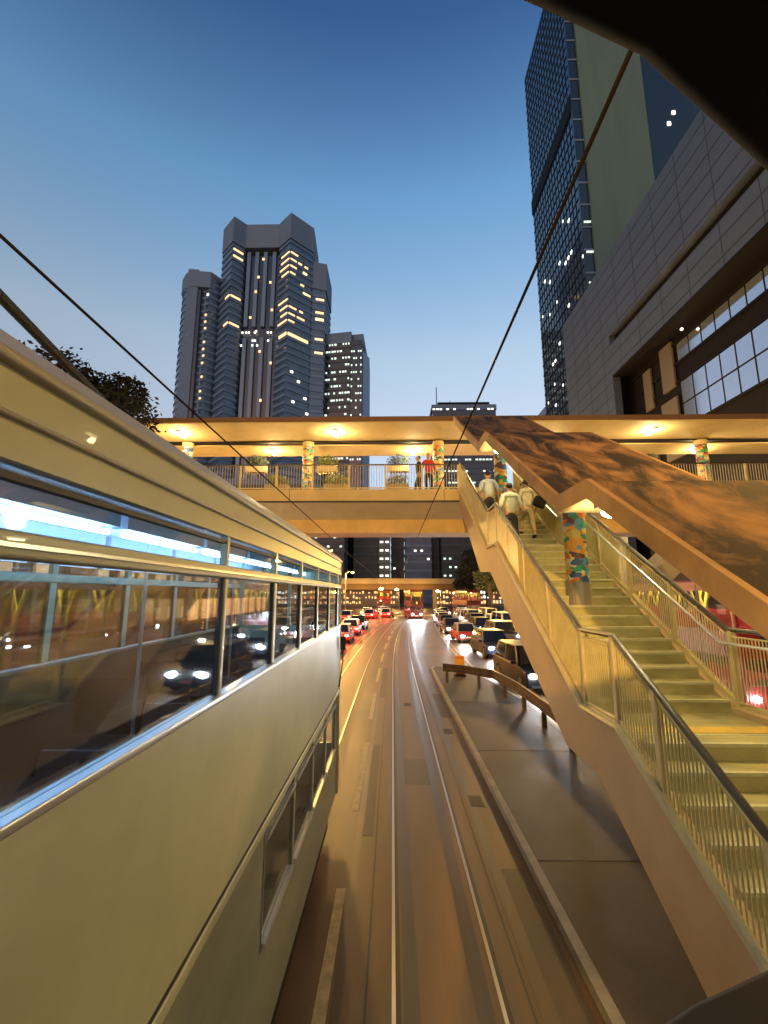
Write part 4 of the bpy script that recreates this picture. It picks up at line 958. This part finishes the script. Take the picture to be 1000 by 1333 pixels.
for k in range(16):
    y_ = 2.8 * k
    if y_ > 35: b.box(17.99, 18, y_, y_ + .03, 0, 31.7)
    else: b.box(17.99, 18, y_, y_ + .03, 21.5, 24.1); b.box(17.99, 18, y_, y_ + .03, 25.0, 31.7)
pd(b, 'vertical_joint', DARK)
BLUEG = mat('sky_mirror_glass', (.55, .66, .82), .06, .85)
for z0, z1, rows in ((19.45, 20.75, 1), (14.9, 18.0, 2)):
    for r0 in range(rows):
        for k in range(21):
            y0 = 3.2 + 1.24 * k; h_ = (z1 - z0) / rows
            pd(B(19.42, 19.47, y0 + .06, y0 + 1.18, z0 + r0 * h_ + .06, z0 + (r0 + 1) * h_ - .06), 'window_pane', BLUEG)
    pd(B(19.35, 19.44, 3.0, 35, z1, z1 + .15), 'window_frame', BLK); pd(B(19.35, 19.44, 3.0, 35, z0 - .15, z0), 'window_frame', BLK)
for y0, y1, z0, z1 in ((29.6, 31.0, 17.9, 21.2), (32.3, 33.3, 17.5, 20.6), (29.6, 31.4, 13.0, 17.2), (32.4, 33.4, 12, 16.2)): pd(B(19.3, 19.44, y0, y1, z0, z1), 'tan_panel', TAN)
for y_, z_ in ((27.5, 24.55), (25, 24.5), (22.7, 24.5)): pd(B(18.42, 18.5, y_, y_ + .9, z_ - .2, z_), 'soffit_light', emis('slot_glow', (1, .8, .5), .5) if 'slot_glow' not in MATS else MATS['slot_glow'])
pd(MB().ball((18.9, 27.7, 20.95), .1, 8), 'spot_lamp', WHITEW)
# tower behind the podium
RT = thing('skyscraper', (28.4, 60, 0), 'dark blue glass skyscraper at top right with a blank olive wall', 'building')
def rt(b, n_, m_, **k): o = b.build(n_, m_, RT, **k); o.matrix_parent_inverse = Matrix.Translation((-28.4, -60, 0)); return o
rt(B(28.4, 60, 60.3, 80.5, 0, 111.5), 'curtain_wall', mat('blue_curtain_glass', (.05, .085, .14), .08, .35, var=.3, scale=.25, spec=1))
rt(B(29.6, 39.4, 59.6, 60.3, 0, 104), 'blank_wall', OLIVE); rt(B(28.25, 29.6, 60.0, 60.35, 0, 111.6), 'corner_column', DGLASS)
rt(B(39.4, 66, 60.0, 60.35, 0, 111), 'dark_glass_wall', DGLASS)
b = MB(); z = 2
while z < 111: b.box(28.33, 28.4, 60.4, 80.5, z, z + .28); z += 1.9
rt(b, 'floor_line', BLK)
b = MB()
for k in range(17): b.box(28.34, 28.4, 60.4 + 1.2 * k, 60.55 + 1.2 * k, 0, 111)
rt(b, 'mullion', BLK)
rt(B(28.2, 28.4, 60.2, 80.6, 78.5, 81.5), 'service_band', BLK)
rt(B(28.2, 28.4, 60.2, 80.6, 0, 24), 'service_band', BLK)
b = MB(); z = 4
while z < 110: b.box(28.2, 29.6, 59.9, 60.0, z, z + .3); z += 3.8
rt(b, 'column_ledge', PARA)
rnd = random.Random(21)
for k in range(30):
    y_ = 60.6 + 1.2 * rnd.randrange(16); z_ = rnd.choice([24 + 1.9 * q for q in range(22)]) + .4
    rt(B(28.28, 28.35, y_, y_ + rnd.choice([.3, .6]), z_, z_ + .4), 'lit_window', WHITEW)
for x, z_ in ((43.2, 66.5), (46, 66.2), (48, 57), (43.3, 52.5), (45, 52.6), (42.6, 75), (43.5, 77)): rt(B(x, x + .5, 59.85, 60.0, z_, z_ + .6), 'lit_window', WHITEW)
for z_ in (39, 43.5, 48, 53, 58): rt(B(28.5, 29.5, 59.8, 59.9, z_, z_ + .25), 'lit_window', COOLW)
# lower dark building far right with green lights
t5, c5 = tower('office_building', [(40, 96), (60, 96), (60, 120), (40, 120)], 52, 'dark office block with small green lights at the foot of the glass skyscraper', 3.6, DGLASS, DGLASS, .8, .2, 0)
n = 0
for k in range(8, 14):
    for j in range(8):
        if rnd.random() < .6: litwin(t5, c5, [(40.8 + j * .9, 95.8, 3.6 * k)], COOLW, .15, .5, .5)
SB = 'office blocks lining the street behind the viewer'
for i, (x0, x1, y0, y1, h_, l) in enumerate([(-62, -32, -70, 24, 62, 'tall dim office block across the left carriageway beside the viewer'), (19, 50, -80, -3, 55, 'tall dim office block behind the viewer on the right'), (-30, 15, -130, -100, 48, 'dim office block closing the street far behind the viewer')]):
    tt, cc = tower('office_building', [(x0, y0), (x1, y0), (x1, y1), (x0, y1)], h_, l, 4, DGLASS, mat('side_block_band_%d' % i, (.07, .065, .06), .8), 1.6, .2, 2, SB)
# low concrete building across the left pavement behind the bus windows
t6, c6 = tower('shop_building', [(-60, -5), (-30, -5), (-30, 90), (-60, 90)], 11, 'low dim building across the left carriageway', 4, INDARK, BLK, .5, .2, 0)
for k in range(22):
    y0 = 2 + 4 * k
    for z0 in (.8, 5): B(-30 - c6[0], -29.75 - c6[0], y0 - c6[1], y0 + 1.2 + (k * 7 % 5) * .4 - c6[1], z0, z0 + 1.4).build('lit_window', W0, t6)
t7, c7 = tower('shop_building', [(24, 50), (40, 50), (40, 100), (24, 100)], 9, 'orange-lit building behind the trees right of the road', 4, mat('ochre_wall', (.3, .18, .08), .8, var=.3, scale=.5), TAN, .5, .2, 0)
for k in range(11): B(23.75 - c7[0], 24 - c7[0], 51 + 4.2 * k - c7[1], 53.4 + 4.2 * k - c7[1], .6, 3.2).build('lit_window', W1, t7)

# ================================================================ PEOPLE
def skin(name, pts, edges, rad, m, parent, root=0, sub=2):
    me = bpy.data.meshes.new(name); me.from_pydata(pts, edges, []); me.update()
    o = bpy.data.objects.new('tmp', me); C.objects.link(o)
    md = o.modifiers.new('s', 'SKIN'); md.use_smooth_shade = True
    lay = me.skin_vertices[0].data
    for i, r0 in enumerate(rad): lay[i].radius = (r0, r0) if not isinstance(r0, tuple) else r0
    lay[root].use_root = True
    sb = o.modifiers.new('u', 'SUBSURF'); sb.levels = sub; sb.render_levels = sub
    bpy.context.view_layer.update(); dg = bpy.context.evaluated_depsgraph_get()
    nm = bpy.data.meshes.new_from_object(o.evaluated_get(dg)); bpy.data.objects.remove(o)
    nm.name = name; nm.materials.clear(); nm.materials.append(m)
    for p in nm.polygons: p.use_smooth = True
    q = bpy.data.objects.new(name, nm); C.objects.link(q); q.parent = parent; return q
def person(loc, rz, label, shirt, trouser, pose, shoe=BLK, sleeve=.5, k=1.0, hat=None):
    """faces +Y. pose: dict of lfoot, lknee, rfoot, rknee, lelb, lhand, relb, rhand"""
    t = thing('person', loc, label, 'person', None, rz); p = pose; t.scale = (k, k, k)
    pel = (0, 0, .93); wst = (0, .0, 1.08); ch = (0, .03, 1.27); sh = (0, .03, 1.42); nk = (0, .04, 1.50); jaw = (0, .055, 1.57); hd = (0, .06, 1.66); tp = (0, .055, 1.72)
    pts = [pel, wst, ch, sh, nk, jaw, hd, tp]; rad = [.12, .115, .125, .09, .055, .08, .092, .06]; ed = [(i, i + 1) for i in range(7)]
    def chain(start, lst):
        pr_ = start
        for c_, r0 in lst: pts.append(c_); rad.append(r0); ed.append((pr_, len(pts) - 1)); pr_ = len(pts) - 1
        return pr_
    for s_, ks in ((-1, 'l'), (1, 'r')):
        hip = (s_ * .1, 0, .88)
        e_ = chain(0, [(hip, .095), (p[ks + 'knee'], .06), (p[ks + 'foot'], .04)]); f = Vector(p[ks + 'foot'])
        chain(e_, [(tuple(f + Vector((0, .06, -.045))), .04), (tuple(f + Vector((0, .16, -.06))), .03)])
        e_ = chain(3, [((s_ * .17, .02, 1.40), .062), (p[ks + 'elb'], .042), (p[ks + 'hand'], .027)]); h_ = Vector(p[ks + 'hand'])
        d = (h_ - Vector(p[ks + 'elb'])).normalized(); palm = chain(e_, [(tuple(h_ + d * .07), .034)])
        for q in range(4): chain(palm, [(tuple(h_ + d * .11 + Vector((0, .028 * (q - 1.5), 0))), .010), (tuple(h_ + d * (.15 + .01 * (1 - abs(q - 1.5))) + Vector((-s_ * .02, .03 * (q - 1.5), 0))), .008)])
        chain(e_, [(tuple(h_ + d * .05 + Vector((0, .045, 0))), .011), (tuple(h_ + d * .09 + Vector((0, .06, 0))), .009)])
    chain(6, [((0, .165, 1.645), .016)]); chain(6, [((-.1, .05, 1.65), .016)]); chain(6, [((.1, .05, 1.65), .016)])
    body = skin('person_body', pts, ed, rad, SKIN, t)
    # clothes
    def g(ks): return Vector(p[ks])
    P = [(0, 0, .90), (0, 0, 1.06), ch, sh, (0, .035, 1.47)]; Rr = [.172, .155, .16, .115, .07]; E_ = [(0, 1), (1, 2), (2, 3), (3, 4)]
    for s_, ks in ((-1, 'l'), (1, 'r')):
        sp = Vector((s_ * .175, .02, 1.40)); el = g(ks + 'elb'); hn = g(ks + 'hand'); i0 = len(P)
        P.append(tuple(sp)); Rr.append(.085); E_.append((3, i0)); P.append(tuple(el)); Rr.append(.062); E_.append((i0, i0 + 1))
        P.append(tuple(el + (hn - el) * sleeve)); Rr.append(.052); E_.append((i0 + 1, i0 + 2))
    P.append((-.13, .02, 1.30)); Rr.append(.12); E_.append((2, len(P) - 1)); P.append((.13, .02, 1.30)); Rr.append(.12); E_.append((2, len(P) - 1))
    skin('shirt', P, E_, Rr, shirt, t)
    P = [(0, 0, .98), (0, 0, .88)]; Rr = [.15, .16]; E_ = [(0, 1)]
    for s_, ks in ((-1, 'l'), (1, 'r')):
        i0 = len(P); kn = g(ks + 'knee'); ft = g(ks + 'foot')
        P += [(s_ * .1, 0, .84), tuple(kn), tuple(ft + Vector((0, 0, .05)))]; Rr += [.115, .08, .062]; E_ += [(1, i0), (i0, i0 + 1), (i0 + 1, i0 + 2)]
    skin('trousers', P, E_, Rr, trouser, t)
    for s_, ks in ((-1, 'l'), (1, 'r')):
        ft = g(ks + 'foot'); skin('shoe', [tuple(ft + Vector((0, -.03, -.02))), tuple(ft + Vector((0, .07, -.045))), tuple(ft + Vector((0, .19, -.055)))], [(0, 1), (1, 2)], [.052, .05, .038], shoe, t)
    skin('hair', [(0, -.0, 1.58), (0, .02, 1.68), (0, .07, 1.735)], [(0, 1), (1, 2)], [.07, .105, .07], HAIR, t)
    return t
climb = dict(lknee=(-.1, .03, .48), lfoot=(-.1, -.06, .08), rknee=(.1, .25, .62), rfoot=(.1, .22, .26), lelb=(-.27, -.05, 1.13), lhand=(-.27, .05, .9), relb=(.27, -.08, 1.13), rhand=(.29, .02, .88))
climb2 = dict(lknee=(-.09, .28, .63), lfoot=(-.1, .26, .27), rknee=(.1, -.02, .5), rfoot=(.1, -.2, .12), lelb=(-.27, -.08, 1.14), lhand=(-.3, .0, .9), relb=(.28, -.02, 1.13), rhand=(.28, .1, .92))
def sz(yy):
    for a, b_, z in tops:
        if a <= yy < b_: return z
    return 7.96
wsh = cloth('white_shirt', (.55, .55, .42)); bsh = cloth('pale_blue_shirt', (.42, .5, .6)); tsh = cloth('beige_shirt', (.52, .44, .3)); dk = cloth('dark_trousers', (.02, .022, .03)); kh = cloth('khaki_trousers', (.32, .23, .12)); rdc = cloth('red_top', (.5, .03, .03))
person((3.12, 11.95, 5.15), 0, 'person in a white shirt and dark trousers climbing the middle of the stairs', wsh, dk, climb2, sleeve=.3)
person((2.98, 13.9, sz(13.9) - .02), 0, 'person in a pale blue shirt and dark trousers highest on the stairs', bsh, dk, climb, sleeve=.1)
person((3.85, 12.9, sz(12.9) - .02), R(6), 'person in beige clothes with a black shoulder bag near the right railing', tsh, kh, climb2, sleeve=.2)
t = thing('shoulder_bag', (4.08, 12.72, sz(12.9) + .88), 'black bag slung on the back of the person in beige', 'bag')
B(-.17, .17, -.1, .06, 0, .3).build('bag_body', BLK, t, bevel=.05, seg=3).rotation_euler = (0, R(25), 0)
MB().tube([(.1, -.05, .3), (-.15, -.05, .55), (-.38, .02, .72), (-.4, .2, .68)], .018, 6).build('strap', BLK, t)
person((1.5, 18.4, 7.98), R(180), 'person in a red top behind the footbridge railing beside a column', rdc, dk, dict(climb, rknee=(.1, .03, .5), rfoot=(.1, 0, .08), lfoot=(-.1, 0, .08)))
person((1.15, 18.75, 7.98), R(90), 'person in dark clothes walking on the footbridge behind the one in red', dk, dk, dict(climb, rfoot=(.1, .2, .09), rknee=(.1, .15, .5)))

# ================================================================ RENDER SETTINGS
S.cycles.use_light_tree = True
